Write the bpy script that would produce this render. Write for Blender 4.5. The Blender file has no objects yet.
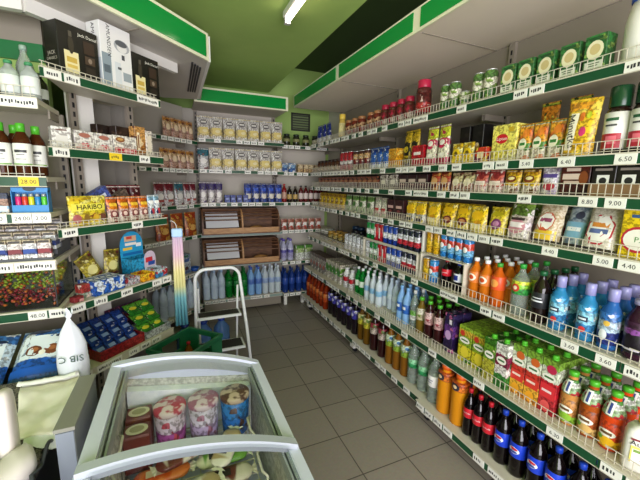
import bpy, bmesh, math, random
from math import sin, cos, pi, sqrt, radians
from mathutils import Vector, Matrix, noise
R = random.Random(7)
C = bpy.context.scene.collection
SC = bpy.context.scene

# ------------------------------------------------------------------ camera, sky, lights, exposure
cam_d = bpy.data.cameras.new('camera'); cam = bpy.data.objects.new('camera', cam_d); C.objects.link(cam)
cam_d.sensor_width = 36; cam_d.lens = 332.4 / 640 * 36; cam_d.clip_start = 0.02
yaw, pitch, roll = radians(23.539), radians(9.597), radians(0.968)
fw = Vector((sin(yaw) * cos(pitch), cos(yaw) * cos(pitch), -sin(pitch)))
rt = Vector((cos(yaw), -sin(yaw), 0)); up = rt.cross(fw)
rt2 = rt * cos(roll) + up * sin(roll); up2 = up * cos(roll) - rt * sin(roll)
cam.matrix_world = Matrix(((rt2.x, up2.x, -fw.x, 0), (rt2.y, up2.y, -fw.y, 0), (rt2.z, up2.z, -fw.z, 1.65), (0, 0, 0, 1)))
SC.camera = cam
wd = bpy.data.worlds.new('sky'); SC.world = wd; wd.use_nodes = True
wd.node_tree.nodes['Background'].inputs[0].default_value = (.93, .92, 1, 1)
wd.node_tree.nodes['Background'].inputs[1].default_value = 1.0

def area(name, loc, rot, sx, sy, power, col=(1, 1, 1)):
    l = bpy.data.lights.new(name, 'AREA'); l.shape = 'RECTANGLE'; l.size = sx; l.size_y = sy; l.energy = power; l.color = col
    o = bpy.data.objects.new(name, l); C.objects.link(o); o.location = loc; o.rotation_euler = rot
    return o
area('shop_window_daylight', (-.3, -2.2, 1.5), (radians(84), 0, radians(-10)), 2.8, 2.0, 240, (.96, .93, 1))
SC.view_settings.view_transform = 'Standard'; SC.view_settings.look = 'None'
SC.view_settings.exposure = -0.1; SC.view_settings.gamma = 1.0; SC.view_settings.use_curve_mapping = False

# ------------------------------------------------------------------ materials
def lin(c):
    if isinstance(c, str):
        c = c.lstrip('#'); c = [int(c[i:i + 2], 16) / 255 for i in (0, 2, 4)]
        return tuple(x / 12.92 if x <= .04045 else ((x + .055) / 1.055) ** 2.4 for x in c)
    return tuple(c)
MC = {}
def mat(col, rough=.5, metal=0, trans=0, ior=1.45, emit=0, spec=.5):
    key = (str(col), rough, metal, trans, ior, emit, spec)
    if key in MC: return MC[key]
    m = bpy.data.materials.new('plain_surface'); m.use_nodes = True
    b = m.node_tree.nodes['Principled BSDF']; c = lin(col)
    b.inputs['Base Color'].default_value = (*c, 1); b.inputs['Roughness'].default_value = rough
    b.inputs['Metallic'].default_value = metal; b.inputs['Transmission Weight'].default_value = trans; b.inputs['IOR'].default_value = ior
    b.inputs['Specular IOR Level'].default_value = spec
    if emit: b.inputs['Emission Color'].default_value = (*c, 1); b.inputs['Emission Strength'].default_value = emit
    MC[key] = m
    return m
def N(m, t, **kw):
    n = m.node_tree.nodes.new(t)
    for k, v in kw.items(): setattr(n, k, v)
    return n
def printed(bands, blob=None, rough=.38, trans=0, blob2=None):
    """packaging print: horizontal colour bands over the height of the pack, broken by patches of other inks"""
    key = ('p', str(bands), str(blob), rough, trans, str(blob2))
    if key in MC: return MC[key]
    m = bpy.data.materials.new('printed_packaging'); m.use_nodes = True; L = m.node_tree.links
    b = m.node_tree.nodes['Principled BSDF']; b.inputs['Roughness'].default_value = rough; b.inputs['Transmission Weight'].default_value = trans
    tc = N(m, 'ShaderNodeTexCoord'); sp = N(m, 'ShaderNodeSeparateXYZ'); L.new(tc.outputs['Generated'], sp.inputs[0])
    nz = N(m, 'ShaderNodeTexNoise'); nz.inputs['Scale'].default_value = 4.5; L.new(tc.outputs['Generated'], nz.inputs['Vector'])
    ad = N(m, 'ShaderNodeMath', operation='MULTIPLY_ADD'); ad.inputs[1].default_value = .14; L.new(nz.outputs[0], ad.inputs[0]); L.new(sp.outputs[2], ad.inputs[2])
    sb = N(m, 'ShaderNodeMath', operation='SUBTRACT'); sb.inputs[1].default_value = .07; L.new(ad.outputs[0], sb.inputs[0])
    cr = N(m, 'ShaderNodeValToRGB'); cr.color_ramp.interpolation = 'CONSTANT'
    el = cr.color_ramp.elements
    for i, (p, c) in enumerate(bands):
        e = el[i] if i < 2 else el.new(p)
        e.position = p; e.color = (*lin(c), 1)
    if len(bands) == 1: el[1].position = 1; el[1].color = el[0].color
    L.new(sb.outputs[0], cr.inputs[0]); out = cr.outputs[0]
    for k, bl in enumerate((blob, blob2)):
        if not bl: continue
        c, sc, th = bl
        v = N(m, 'ShaderNodeTexNoise'); v.inputs['Scale'].default_value = sc; v.inputs['Detail'].default_value = 1.5
        mp = N(m, 'ShaderNodeMapping'); mp.inputs['Location'].default_value = (3.1 * k, 1.7 * k, k); L.new(tc.outputs['Object'], mp.inputs[0]); L.new(mp.outputs[0], v.inputs['Vector'])
        gt = N(m, 'ShaderNodeMath', operation='GREATER_THAN'); gt.inputs[1].default_value = th; L.new(v.outputs[0], gt.inputs[0])
        mx = N(m, 'ShaderNodeMix', data_type='RGBA'); L.new(gt.outputs[0], mx.inputs[0]); L.new(out, mx.inputs[6]); mx.inputs[7].default_value = (*lin(c), 1)
        out = mx.outputs[2]
    fp = N(m, 'ShaderNodeTexNoise'); fp.inputs['Scale'].default_value = 75; fp.inputs['Detail'].default_value = 2; L.new(tc.outputs['Object'], fp.inputs['Vector'])
    fr = N(m, 'ShaderNodeValToRGB'); fe = fr.color_ramp.elements; fe[0].position = .44; fe[0].color = (.3, .27, .26, 1); fe[1].position = .52; fe[1].color = (.88, .88, .88, 1); q = fe.new(.66); q.color = (1, 1, 1, 1)
    L.new(fp.outputs[0], fr.inputs[0])
    mm = N(m, 'ShaderNodeMix', data_type='RGBA', blend_type='MULTIPLY'); mm.inputs[0].default_value = .8; L.new(out, mm.inputs[6]); L.new(fr.outputs[0], mm.inputs[7])
    L.new(mm.outputs[2], b.inputs['Base Color'])
    MC[key] = m
    return m
def noisy(c1, c2, scale, rough=.6, bump=0, detail=3, lo=.4, hi=.6, stretch=None):
    key = ('n', str(c1), str(c2), scale, rough, bump, stretch)
    if key in MC: return MC[key]
    m = bpy.data.materials.new('grained_surface'); m.use_nodes = True; L = m.node_tree.links
    b = m.node_tree.nodes['Principled BSDF']; b.inputs['Roughness'].default_value = rough
    tc = N(m, 'ShaderNodeTexCoord'); v = N(m, 'ShaderNodeTexNoise'); v.inputs['Scale'].default_value = scale; v.inputs['Detail'].default_value = detail
    src = tc.outputs['Object']
    if stretch:
        mp = N(m, 'ShaderNodeMapping'); mp.inputs['Scale'].default_value = stretch; L.new(src, mp.inputs[0]); src = mp.outputs[0]
    L.new(src, v.inputs['Vector'])
    cr = N(m, 'ShaderNodeValToRGB'); e = cr.color_ramp.elements
    e[0].position = lo; e[0].color = (*lin(c1), 1); e[1].position = hi; e[1].color = (*lin(c2), 1)
    L.new(v.outputs[0], cr.inputs[0]); L.new(cr.outputs[0], b.inputs['Base Color'])
    if bump:
        bp = N(m, 'ShaderNodeBump'); bp.inputs['Strength'].default_value = bump; bp.inputs['Distance'].default_value = .01; L.new(v.outputs[0], bp.inputs['Height']); L.new(bp.outputs[0], b.inputs['Normal'])
    MC[key] = m
    return m
def pane(tint='#ffffff', refl=.1):
    """thin clear sheet: mostly see-through, mirror-like at grazing angles"""
    key = ('g', tint, refl)
    if key in MC: return MC[key]
    m = bpy.data.materials.new('clear_pane'); m.use_nodes = True; L = m.node_tree.links; nt = m.node_tree.nodes
    nt.remove(nt['Principled BSDF']); o = nt['Material Output']
    t = N(m, 'ShaderNodeBsdfTransparent'); t.inputs[0].default_value = (*lin(tint), 1)
    g = N(m, 'ShaderNodeBsdfGlossy'); g.inputs['Roughness'].default_value = .06
    f = N(m, 'ShaderNodeLayerWeight'); pw = N(m, 'ShaderNodeMath', operation='POWER'); pw.inputs[1].default_value = 4; L.new(f.outputs['Facing'], pw.inputs[0])
    a = N(m, 'ShaderNodeMath', operation='MULTIPLY_ADD'); a.inputs[1].default_value = .8; a.inputs[2].default_value = refl; L.new(pw.outputs[0], a.inputs[0])
    x = N(m, 'ShaderNodeMixShader'); L.new(a.outputs[0], x.inputs[0]); L.new(t.outputs[0], x.inputs[1]); L.new(g.outputs[0], x.inputs[2]); L.new(x.outputs[0], o.inputs[0])
    MC[key] = m
    return m

WHITE = mat('#e6e4dc', .45); CREAM = mat('#cfc8b6', .5); PANEL = mat('#8d8477', .55); GREEN = mat('#174a2e', .3); DARK = mat('#17181a', .5)
TAGW = mat('#eceae2', .5); INK = mat('#2c2c30', .6); FASCIA = mat('#0f8f3e', .12); FTRIM = mat('#e9e8c8', .4); CHROME = mat('#d8dadc', .25, .6)
WIRE = mat('#d2cbb9', .4); STEEL = mat('#aab0b4', .35, .5)
WATER = mat('#dce8ee', .08, 0, .25, 1.2); WATERB = mat('#8fbdf0', .08, 0, .15, 1.2); WATERL = mat('#d3e3f4', .08, 0, .12, 1.2); GRNB = mat('#1d9a3c', .12, 0, .55, 1.2)
COLA = mat('#0b0506', .1); AMBER = mat('#8a4a12', .1, 0, .25, 1.2); GLASSC = mat('#c9d6cc', .08, 0, .75, 1.25)

# ------------------------------------------------------------------ mesh building
TXT = {}
def text_geo(s):
    if s not in TXT:
        cu = bpy.data.curves.new('t', 'FONT'); cu.body = s; cu.size = 1; cu.align_x = 'CENTER'; cu.align_y = 'CENTER'; cu.resolution_u = 2
        o = bpy.data.objects.new('t', cu); C.objects.link(o); bpy.context.view_layer.update()
        me = bpy.data.meshes.new_from_object(o.evaluated_get(bpy.context.evaluated_depsgraph_get()))
        TXT[s] = ([tuple(v.co) for v in me.vertices], [tuple(p.vertices) for p in me.polygons])
        bpy.data.objects.remove(o); bpy.data.curves.remove(cu); bpy.data.meshes.remove(me)
    return TXT[s]
class MB:
    def __init__(s): s.v = []; s.f = []; s.fm = []; s.sm = []; s.mats = []; s.cur = 0
    def m(s, mt):
        if mt not in s.mats: s.mats.append(mt)
        s.cur = s.mats.index(mt); return s
    def add(s, vs, fs, smooth=False):
        b = len(s.v); s.v += [tuple(x) for x in vs]
        for f in fs: s.f.append([i + b for i in f]); s.fm.append(s.cur); s.sm.append(smooth)
        return s
    def box(s, x0, x1, y0, y1, z0, z1, M=None):
        vs = [Vector((x, y, z)) for z in (z0, z1) for y in (y0, y1) for x in (x0, x1)]
        if M: vs = [M @ v for v in vs]
        return s.add(vs, [(0, 2, 3, 1), (4, 5, 7, 6), (0, 1, 5, 4), (2, 6, 7, 3), (0, 4, 6, 2), (1, 3, 7, 5)])
    def prism(s, pts, z0, z1):
        n = len(pts); vs = [(x, y, z0) for x, y in pts] + [(x, y, z1) for x, y in pts]
        return s.add(vs, [tuple(range(n))[::-1], tuple(range(n, 2 * n))] + [(i, (i + 1) % n, n + (i + 1) % n, n + i) for i in range(n)])
    def lathe(s, prof, n=14, cx=0, cy=0, sq=None, a0=0, a1=2 * pi, smooth=True):
        full = abs(a1 - a0 - 2 * pi) < 1e-6; k = n if full else n + 1
        vs = []
        for r, z in prof:
            for i in range(k):
                a = a0 + (a1 - a0) * i / n; c_, s_ = cos(a), sin(a); q = 1
                if sq: q = 1 / (abs(c_) ** sq + abs(s_) ** sq) ** (1 / sq)
                vs.append((cx + r * q * c_, cy + r * q * s_, z))
        fs = []
        for j in range(len(prof) - 1):
            for i in range(n):
                i2 = (i + 1) % k; fs.append((j * k + i, j * k + i2, (j + 1) * k + i2, (j + 1) * k + i))
        if full:
            if prof[0][0] > 1e-5: fs.append(tuple(range(k))[::-1])
            if prof[-1][0] > 1e-5: fs.append(tuple((len(prof) - 1) * k + i for i in range(k)))
        return s.add(vs, fs, smooth)
    def tube(s, pts, r, n=6, closed=False):
        P = [Vector(p) for p in pts]; m_ = len(P); vs = []; fs = []; prev = None
        for i, p in enumerate(P):
            a = P[(i - 1) % m_] if (closed or i > 0) else p; b = P[(i + 1) % m_] if (closed or i < m_ - 1) else p
            t = (b - a).normalized()
            if prev is None: prev = t.orthogonal().normalized()
            u = (prev - t * prev.dot(t)).normalized(); prev = u; w = t.cross(u)
            for k in range(n): vs.append(p + u * (r * cos(2 * pi * k / n)) + w * (r * sin(2 * pi * k / n)))
        for i in range(m_ if closed else m_ - 1):
            j = (i + 1) % m_
            for k in range(n): fs.append((i * n + k, i * n + (k + 1) % n, j * n + (k + 1) % n, j * n + k))
        if not closed: fs.append(tuple(range(n))[::-1]); fs.append(tuple((m_ - 1) * n + k for k in range(n)))
        return s.add(vs, fs, True)
    def grid(s, fn, nu, nv, smooth=True, flip=False):
        vs = [fn(i / nu, j / nv) for j in range(nv + 1) for i in range(nu + 1)]; k = nu + 1
        fs = [(j * k + i, j * k + i + 1, (j + 1) * k + i + 1, (j + 1) * k + i) for j in range(nv) for i in range(nu)]
        if flip: fs = [f[::-1] for f in fs]
        return s.add(vs, fs, smooth)
    def blob(s, fn, x, z, rx, rz, n=16, kind='e'):
        """flat mark on a surface y = fn(x, z); e ellipse, r rectangle, o octagon"""
        if kind == 'r':
            nx, nz = 6, 6
            return s.grid(lambda a, b: (x + (2 * a - 1) * rx, fn(x + (2 * a - 1) * rx, z + (2 * b - 1) * rz), z + (2 * b - 1) * rz), nx, nz)
        if kind == 'o': n = 8
        ph = pi / 8 if kind == 'o' else 0
        vs = [(x, fn(x, z), z)]
        for q in (.5, 1):
            for i in range(n):
                a = 2 * pi * i / n + ph; X = x + q * rx * cos(a); Z = z + q * rz * sin(a); vs.append((X, fn(X, Z), Z))
        fs = [(0, 1 + i, 1 + (i + 1) % n) for i in range(n)] + [(1 + i, 1 + n + i, 1 + n + (i + 1) % n, 1 + (i + 1) % n) for i in range(n)]
        return s.add(vs, fs, True)
    def text(s, t, size, fn, x=0, z=0, rot=0, sx=1):
        vs, fs = text_geo(t); c_, s_ = cos(rot), sin(rot); out = []
        for a, b, _ in vs:
            a *= size * sx; b *= size; X = x + a * c_ - b * s_; Z = z + a * s_ + b * c_; out.append((X, fn(X, Z), Z))
        return s.add(out, fs)
    def build(s, name, parent=None, loc=None, bevel=0, seg=1, rotz=0):
        me = bpy.data.meshes.new(name); me.from_pydata(s.v, [], s.f)
        for m_ in s.mats: me.materials.append(m_)
        me.polygons.foreach_set('material_index', s.fm); me.polygons.foreach_set('use_smooth', s.sm); me.update()
        if bevel:
            bm = bmesh.new(); bm.from_mesh(me); bmesh.ops.remove_doubles(bm, verts=bm.verts, dist=1e-6)
            ed = [e for e in bm.edges if len(e.link_faces) == 2 and e.calc_face_angle(0) > .6]
            bmesh.ops.bevel(bm, geom=ed, offset=bevel, segments=seg, affect='EDGES', profile=.6); bm.to_mesh(me); bm.free()
        o = bpy.data.objects.new(name, me); C.objects.link(o)
        if parent: o.parent = parent
        if loc is not None: o.location = loc
        o.rotation_euler.z = rotz
        return o
LABELS = {}
def tag(o, label, cat, group=None, kind=None):
    if label: o['label'] = label; LABELS[label] = LABELS.get(label, 0) + 1
    if cat: o['category'] = cat
    if group: o['group'] = group
    if kind: o['kind'] = kind
    return o
def empty(name, loc=(0, 0, 0), rotz=0):
    o = bpy.data.objects.new(name, None); C.objects.link(o); o.location = loc; o.rotation_euler.z = rotz; o.empty_display_size = .05
    return o
def struct(o): o['kind'] = 'structure'; return o
def dup(o, parent=None):
    c = o.copy(); C.objects.link(c)
    for k in ('label', 'group', 'category'):
        if k in c and parent is None and k != 'category': del c[k]
    if parent: c.parent = parent
    for ch in o.children: dup(ch, c)
    return c

# ------------------------------------------------------------------ room
def box_obj(name, m, *b): return struct(MB().m(m).box(*b).build(name))
mt = bpy.data.materials.new('floor_tiles'); mt.use_nodes = True; L = mt.node_tree.links; bs = mt.node_tree.nodes['Principled BSDF']
tc = N(mt, 'ShaderNodeTexCoord'); mp = N(mt, 'ShaderNodeMapping'); mp.inputs['Location'].default_value = (-.917, -1.421, 0); L.new(tc.outputs['Object'], mp.inputs[0])
bk = N(mt, 'ShaderNodeTexBrick'); bk.offset = 0; bk.squash = 1
for k, v in (('Scale', 1), ('Mortar Size', .0035), ('Brick Width', .313), ('Row Height', .313), ('Mortar Smooth', .1), ('Bias', 0)): bk.inputs[k].default_value = v
bk.inputs['Color1'].default_value = (*lin('#9f9589'), 1); bk.inputs['Color2'].default_value = (*lin('#978e82'), 1); bk.inputs['Mortar'].default_value = (*lin('#554d44'), 1)
L.new(mp.outputs[0], bk.inputs['Vector'])
nz = N(mt, 'ShaderNodeTexNoise'); nz.inputs['Scale'].default_value = 60; L.new(tc.outputs['Object'], nz.inputs['Vector'])
mx = N(mt, 'ShaderNodeMix', data_type='RGBA', blend_type='MULTIPLY'); mx.inputs[0].default_value = .25; L.new(bk.outputs[0], mx.inputs[6]); L.new(nz.outputs['Color'], mx.inputs[7]); L.new(mx.outputs[2], bs.inputs['Base Color'])
bs.inputs['Roughness'].default_value = .42
box_obj('floor', mt, -2.2, 2.3, -2.3, 4.8, -.1, 0)
CEIL = noisy('#a6c46a', '#a0bf66', 3, .75); WALLG = mat('#9cba66', .7); WALLW = mat('#c2bbae', .7); SHADEG = mat('#3d5226', .8)
box_obj('ceiling', CEIL, -2.2, 1.22, -2.3, 4.7, 2.84, 2.94)
box_obj('shade_recess_1', SHADEG, 1.22, 2.2, -2.3, 4.7, 3.2, 3.3)  # raised dark green strip, colour and shape made for the shadow above the canopy
box_obj('wall_right', WALLW, 2.12, 2.22, -2.3, 4.7, 0, 3.2)
box_obj('wall_back', WALLG, -2.2, 2.12, 4.62, 4.72, 0, 3.2)
box_obj('wall_left', WALLG, -2.2, -2.1, -2.3, 4.62, 0, 2.84)
b = MB().m(WALLG).box(-2.1, -.62, 2.42, 2.48, 0, 2.28); b.m(mat('#0d6b35', .4)).box(-2.1, -.62, 2.40, 2.48, 2.28, 2.37); b.m(PANEL).box(-2.1, -.62, 2.41, 2.48, 2.37, 2.84)
struct(b.build('wall_partition'))
b = MB().m(WALLW)
b.box(-2.2, -1.7, -2.4, -2.3, 0, 2.84); b.box(1.8, 2.2, -2.4, -2.3, 0, 3.2); b.box(-1.7, 1.8, -2.4, -2.3, 2.6, 2.84)
struct(b.build('wall_front'))
b = MB().m(STEEL)
for x in (-1.7, -.55, .6, 1.76): b.box(x, x + .05, -2.37, -2.32, 0, 2.6)
b.box(-1.7, 1.8, -2.37, -2.32, 2.55, 2.6)
struct(b.build('window_1'))

# ceiling tube lamps; the nearer one is unseen, added to brighten the freezer
for y_, lm, lb in ((1.75, 9, 'slim white fluorescent tube lamp on the green ceiling'), (-.35, 14, 'unseen second ceiling tube lamp added nearer the shop door to light the freezer')):
    t = empty('ceiling_lamp', (.79, y_, 2.84)); tag(t, lb, 'lamp')
    MB().m(WHITE).box(-.03, .03, -.72, .72, -.045, 0).build('housing', t, bevel=.006)
    for y in (-.72, .69): MB().m(mat('#bcbcb8', .4)).box(-.02, .02, y, y + .03, -.085, -.045).build('socket', t)
    MB().m(mat('#ffe9de', .4, emit=lm)).tube([(0, -.69, -.068), (0, .69, -.068)], .014, 10).build('tube', t)

# ------------------------------------------------------------------ shelving racks
class Frame:
    def __init__(s, x, y, th): s.x, s.y, s.th = x, y, th; s.u = (cos(th), sin(th)); s.b = (-sin(th), cos(th))
    def at(s, a, d, z): return (s.x + s.u[0] * a + s.b[0] * d, s.y + s.u[1] * a + s.b[1] * d, z)
ORD = ['zeroth', 'first', 'second', 'third', 'fourth', 'fifth', 'sixth', 'seventh', 'eighth', 'ninth', 'tenth', 'eleventh', 'twelfth', 'thirteenth', 'fourteenth', 'fifteenth', 'sixteenth', 'seventeenth', 'eighteenth', 'nineteenth', 'twentieth', 'twenty-first', 'twenty-second', 'twenty-third', 'twenty-fourth']
TAGS = {}
def tag_mesh(txt, col='w'):
    k = (txt, col)
    if k not in TAGS:
        wide = len(txt) > 5
        w = .15 if wide else .072
        b = MB().m(mat('#f0cf2e', .5) if col == 'y' else TAGW).box(-w / 2, w / 2, -.004, 0, -.02, .02)
        f = lambda x, z: -.0046
        b.m(INK)
        if txt[0] == '~':
            rr = random.Random(txt); x = -w / 2 + .012
            while x < w / 2 - .014:
                h = rr.uniform(.005, .009); b.blob(f, x, rr.uniform(-.003, .003), rr.uniform(.0022, .004), h, kind='r'); x += rr.uniform(.008, .014)
        else: b.text(txt, .026, f, 0, -.001)
        o = b.build('price_tag'); TAGS[k] = o.data; bpy.data.objects.remove(o)
    return TAGS[k]
def add_tag(parent, s, y, z, txt, col='w'):
    o = bpy.data.objects.new('price_tag', tag_mesh(txt, col)); C.objects.link(o); o.parent = parent; o.location = (s, y, z)
    if col == 'y': o['label'] = 'yellow price tag'
def guard(parent, s0, s1, y, z, h=.055, step=.028, r=.0012):
    b = MB().m(WIRE); s = s0 + .01
    while s < s1:
        b.box(s - r, s + r, y - r, y + r, z, z + h); s += step
    b.box(s0, s1, y - r, y + r, z + h - .0014, z + h + .0014); b.box(s0, s1, y - r, y + r, z + .012, z + .0142)
    b.build('wire_guard', parent)
def shelf(root, s0, s1, z, f, depth, tags=None, grd=None, lip=.046, poly=None, dens=.16, rail=GREEN, seed=0, lit=None):
    """shelf board from front offset f back to depth; rail, tags and guard are its sub-parts (shelf origin at rack origin)"""
    b = MB().m(CREAM)
    if poly: b.prism(poly, z - .022, z)
    else: b.box(s0, s1, f + .004, depth, z - .022, z)
    if not poly: b.m(PANEL).box(s0 + .004, s0 + .012, depth * .55, depth, z - .06, z - .022); b.box(s1 - .012, s1 - .004, depth * .55, depth, z - .06, z - .022)
    sh = b.build('shelf', root)
    b = MB().m(rail).box(s0 + .002, s1 - .002, f - .006, f + .004, z - lip + .003, z - .003)
    b.m(CREAM).box(s0, s1, f - .009, f + .004, z - .003, z + .003); b.box(s0, s1, f - .008, f + .004, z - lip, z - lip + .003)
    b.build('front_rail', sh)
    rr = random.Random(seed * 31 + int(z * 100)); zc = z - lip / 2
    ex = list(lit or [])
    for s, tx, co in ex: add_tag(sh, s, f - .006, zc, tx, co)
    s = s0 + .05
    if dens:
        while s < s1 - .05:
            w = .19 if rr.random() < .06 else .085
            tx = '~%d' % rr.randint(1, 7) if w < .1 else '~long%d' % rr.randint(1, 3)
            if all(abs(s - e[0]) > .10 for e in ex) and s + w / 2 < s1: add_tag(sh, s + (w - .085) / 2, f - .006, zc, tx)
            s += w + rr.choice((0, 0, dens * .5, dens))
    if grd: guard(sh, s0 + .01, s1 - .01, f + .012, z, grd)
    return sh
def upright(root, s, d, h):
    b = MB().m(PANEL).box(s - .02, s + .02, d - .025, d, 0, h)
    b.m(DARK); z = .3
    while z < h - .05: b.box(s - .006, s + .006, d - .0262, d - .025, z, z + .028); z += .05
    b.build('upright', root)

RF = Frame(1.65, 4.2, -pi / 2)
LV = {1: (2.14, 0), 2: (1.79, 0), 3: (1.615, 0), 4: (1.37, 0), 5: (.965, -.03), 6: (.545, -.08), 7: (.155, -.12)}
bays = [(.075, 1.2985, 'far'), (1.3, 2.5185, 'middle'), (2.52, 3.5485, 'near'), (3.55, 4.7, 'nearest')]
BL = {'far': 'white gondola shelving bay at the far end of the right aisle wall', 'middle': 'middle white shelving bay of right wall holding water bottles and cans',
      'near': 'white shelving bay of right wall holding juice cartons and cola bottles', 'nearest': 'closest white shelving bay of right wall cut off by picture edge'}
LIT = {('near', 2): [(3.03, '5.40', 'w'), (3.22, '6.40', 'w'), (3.44, '6.50', 'w')], ('near', 3): [(3.33, '8.80', 'w'), (3.43, '9.00', 'w')], ('near', 4): [(3.42, '5.00', 'w'), (3.51, '4.40', 'w'), (3.2, '4.40', 'w')],
       ('near', 6): [(3.38, '6.30', 'w')], ('near', 5): [(3.36, '3.60', 'w'), (3.5, '3.60', 'w')]}
for s0, s1, nm in bays:
    t = empty('shelving_bay', RF.at(0, 0, 0), RF.th); tag(t, BL[nm], 'shelving', 'gondola bays along the right wall')
    MB().m(PANEL).box(s0, s1, .44, .46, .1, 2.574).build('back_panel', t)
    upright(t, s0 + .02, .44, 2.574)
    for k, (z, f) in LV.items():
        shelf(t, s0, s1, z, f - (.03 if k == 7 and nm in ('near', 'nearest') else 0), .44, grd=(.055 if k < 5 else .06) if k < 7 and not (k == 6 and nm == 'far') else None, lip=.05 if k > 4 else .046,
              dens={'far': .06, 'middle': .14, 'near': .3, 'nearest': .28}[nm], seed=k + int(s0 * 10), lit=LIT.get((nm, k)))
    MB().m(mat('#b9b5aa', .6)).box(s0 + .01, s1 - .01, .05, .43, .05, .13).build('plinth', t)
    for s in ({'far': .3, 'middle': 1.5, 'near': 2.56, 'nearest': 3.7}[nm],):
        b = MB().m(WHITE).box(s - .035, s + .035, -.11, -.04, .05, .12); b.m(DARK).lathe([(.0, -.012), (.028, -.012), (.028, .012), (0, .012)], 14)
        n0 = len(b.v) - 14 * 4
        b.v = b.v[:n0] + [(s + z_, -.07 + x_, .028 + y_) for x_, y_, z_ in b.v[n0:]]
        b.build('caster', t)
    # canopy above the bay
    c0, c1 = s0, s1
    s0 = 2.39 if c0 == 2.52 else s0; s1 = (2.39 if c1 == 2.5185 else s1) - .002
    b = MB().m(mat('#efe3d0', .5)).box(s0, s1, -.225, .46, 2.58, 2.6); b.m(mat('#9a978e', .6)).box(s0, s1, -.2, .46, 2.69, 2.71); b.m(FTRIM).box(s0, s1, -.24, -.225, 2.575, 2.715)
    b.m(PANEL).box(s0 + .002, s0 + .008, -.2, .45, 2.577, 2.58)
    cp = b.build('canopy', t)
    MB().m(FASCIA).box(s0 + .035, s1 - .035, -.246, -.24, 2.592, 2.7).build('fascia', cp)

# back wall racks
BF = Frame(.26, 4.05, 0)
t = empty('shelving_bay', BF.at(0, 0, 0)); tag(t, 'white shelving bay on back wall behind the wooden bread boxes', 'shelving')
MB().m(WALLW).box(-.55, 1.0, .44, .46, .1, 2.52).build('back_panel', t); upright(t, .015, .44, 2.52); upright(t, .985, .44, 2.52)
for k, (z, f, d) in enumerate([(2.13, 0, .16), (1.79, 0, .14), (1.41, 0, .08), (1.03, .1, 0), (.65, .1, 0), (.2, .08, .2)]): shelf(t, 0, 1.0, z, f, .44, dens=d, seed=50 + k, rail=GREEN if k < 3 else mat('#8fa39a', .4), lip=.04)
MB().m(PANEL).box(.01, .99, .12, .43, .04, .17).build('plinth', t)
b = MB().m(CREAM).box(-.02, 1.02, -.09, .46, 2.5, 2.52); b.m(FTRIM).box(-.02, 1.02, -.105, -.09, 2.49, 2.645)
cp = b.build('canopy', t); MB().m(FASCIA).box(.01, .99, -.111, -.105, 2.505, 2.625).build('fascia', cp)
CF = Frame(1.275, 4.22, 0)
t = empty('shelving_bay', CF.at(0, 0, 0)); tag(t, 'white corner shelving bay at end of right aisle with sauce bottles', 'shelving')
MB().m(WALLW).box(0, .78, .35, .37, .1, 2.16).build('back_panel', t); upright(t, .015, .35, 2.16)
for k, (z, f, d) in enumerate([(2.13, 0, .12), (1.79, 0, .03), (1.4, 0, .03), (1.03, 0, .05), (.6, 0, .05), (.17, -.06, .05)]): shelf(t, 0, .78, z, f, .35, dens=d, seed=70 + k, lip=.04)
for s in (.05, .3): MB().m(WHITE).box(s - .02, s + .02, -.03, .02, 0, .13).build('foot', t)
DF = Frame(-.30, 3.49, pi / 4)
t = empty('shelving_bay', DF.at(0, 0, 0), DF.th); tag(t, 'white angled shelving bay in back left corner with orange snack bags', 'shelving')
MB().m(WALLW).box(-.3, .9, .3, .32, .1, 2.5).build('back_panel', t); upright(t, .2, .3, 2.5)
for k, (z, f, d) in enumerate([(2.09, 0, .1), (1.78, 0, .1), (1.4, 0, .1), (1.05, 0, .1), (.62, 0, .1), (.2, 0, .1)]): shelf(t, 0, .785, z, f, .3, dens=d, seed=90 + k, lip=.04)

# angled rack beside the till (A) and rack behind the counter (T)
AF = Frame(-.53, 1.97, pi / 4)
t = empty('shelving_bay', AF.at(0, 0, 0), AF.th); tag(t, 'white angled shelving bay beside the freezer with sweets and whisky boxes', 'shelving')
b = MB().m(WHITE).box(.28, .43, .28, .295, .05, 2.5); b.box(.43, .69, .28, .295, 2.16, 2.5); b.box(.42, .43, .295, .5, .05, 2.16); b.m(mat('#8f8a80', .6)).box(.43, .72, .5, .515, .05, 2.16); b.box(.705, .72, .3, .5, .05, 2.16); b.build('back_panel', t)  # right part set back and greyer, cavity shade put into shape and colour
upright(t, .3, .28, 2.5); upright(t, .66, .28, 2.5)
lits = {1: [(.33, '~2', 'y')], 3: [(.17, '~1', 'w'), (.33, '~3', 'w'), (.55, '~5', 'w'), (.63, '~6', 'w')]}
for k, (z, f) in enumerate([(2.15, 0), (1.8, 0), (1.41, 0), (1.015, 0), (.63, 0)]):
    shelf(t, 0, .665, z, f, .28, poly=[(0, .004), (.665, .004), (.665, .28), (.28, .28)], dens=.3 if k != 4 else .04, seed=110 + k, lit=lits.get(k), grd=.03 if k in (0, 1, 2) else None, lip=.044, rail=GREEN if k < 4 else CREAM)
TF = Frame(-1.45, 1.92, 0)
t = empty('shelving_bay', TF.at(0, 0, 0)); tag(t, 'white shelving bay behind the till counter with liquor and cigarettes', 'shelving')
MB().m(PANEL).box(0, .9, .43, .45, .05, 2.0).build('back_panel', t); upright(t, .885, .43, 2.0); upright(t, .02, .43, 2.0)
tl = {0: [(.68, '~long1', 'w'), (.84, '~long2', 'w')], 1: [(.85, '28.00', 'y')], 2: [(.72, '2.00', 'w'), (.81, '24.00', 'w'), (.88, '2.00', 'w')], 3: [(.68, '~long1', 'w'), (.835, '~long3', 'w')], 4: [(.82, '48.00', 'w'), (.9, '~4', 'w')]}
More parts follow.
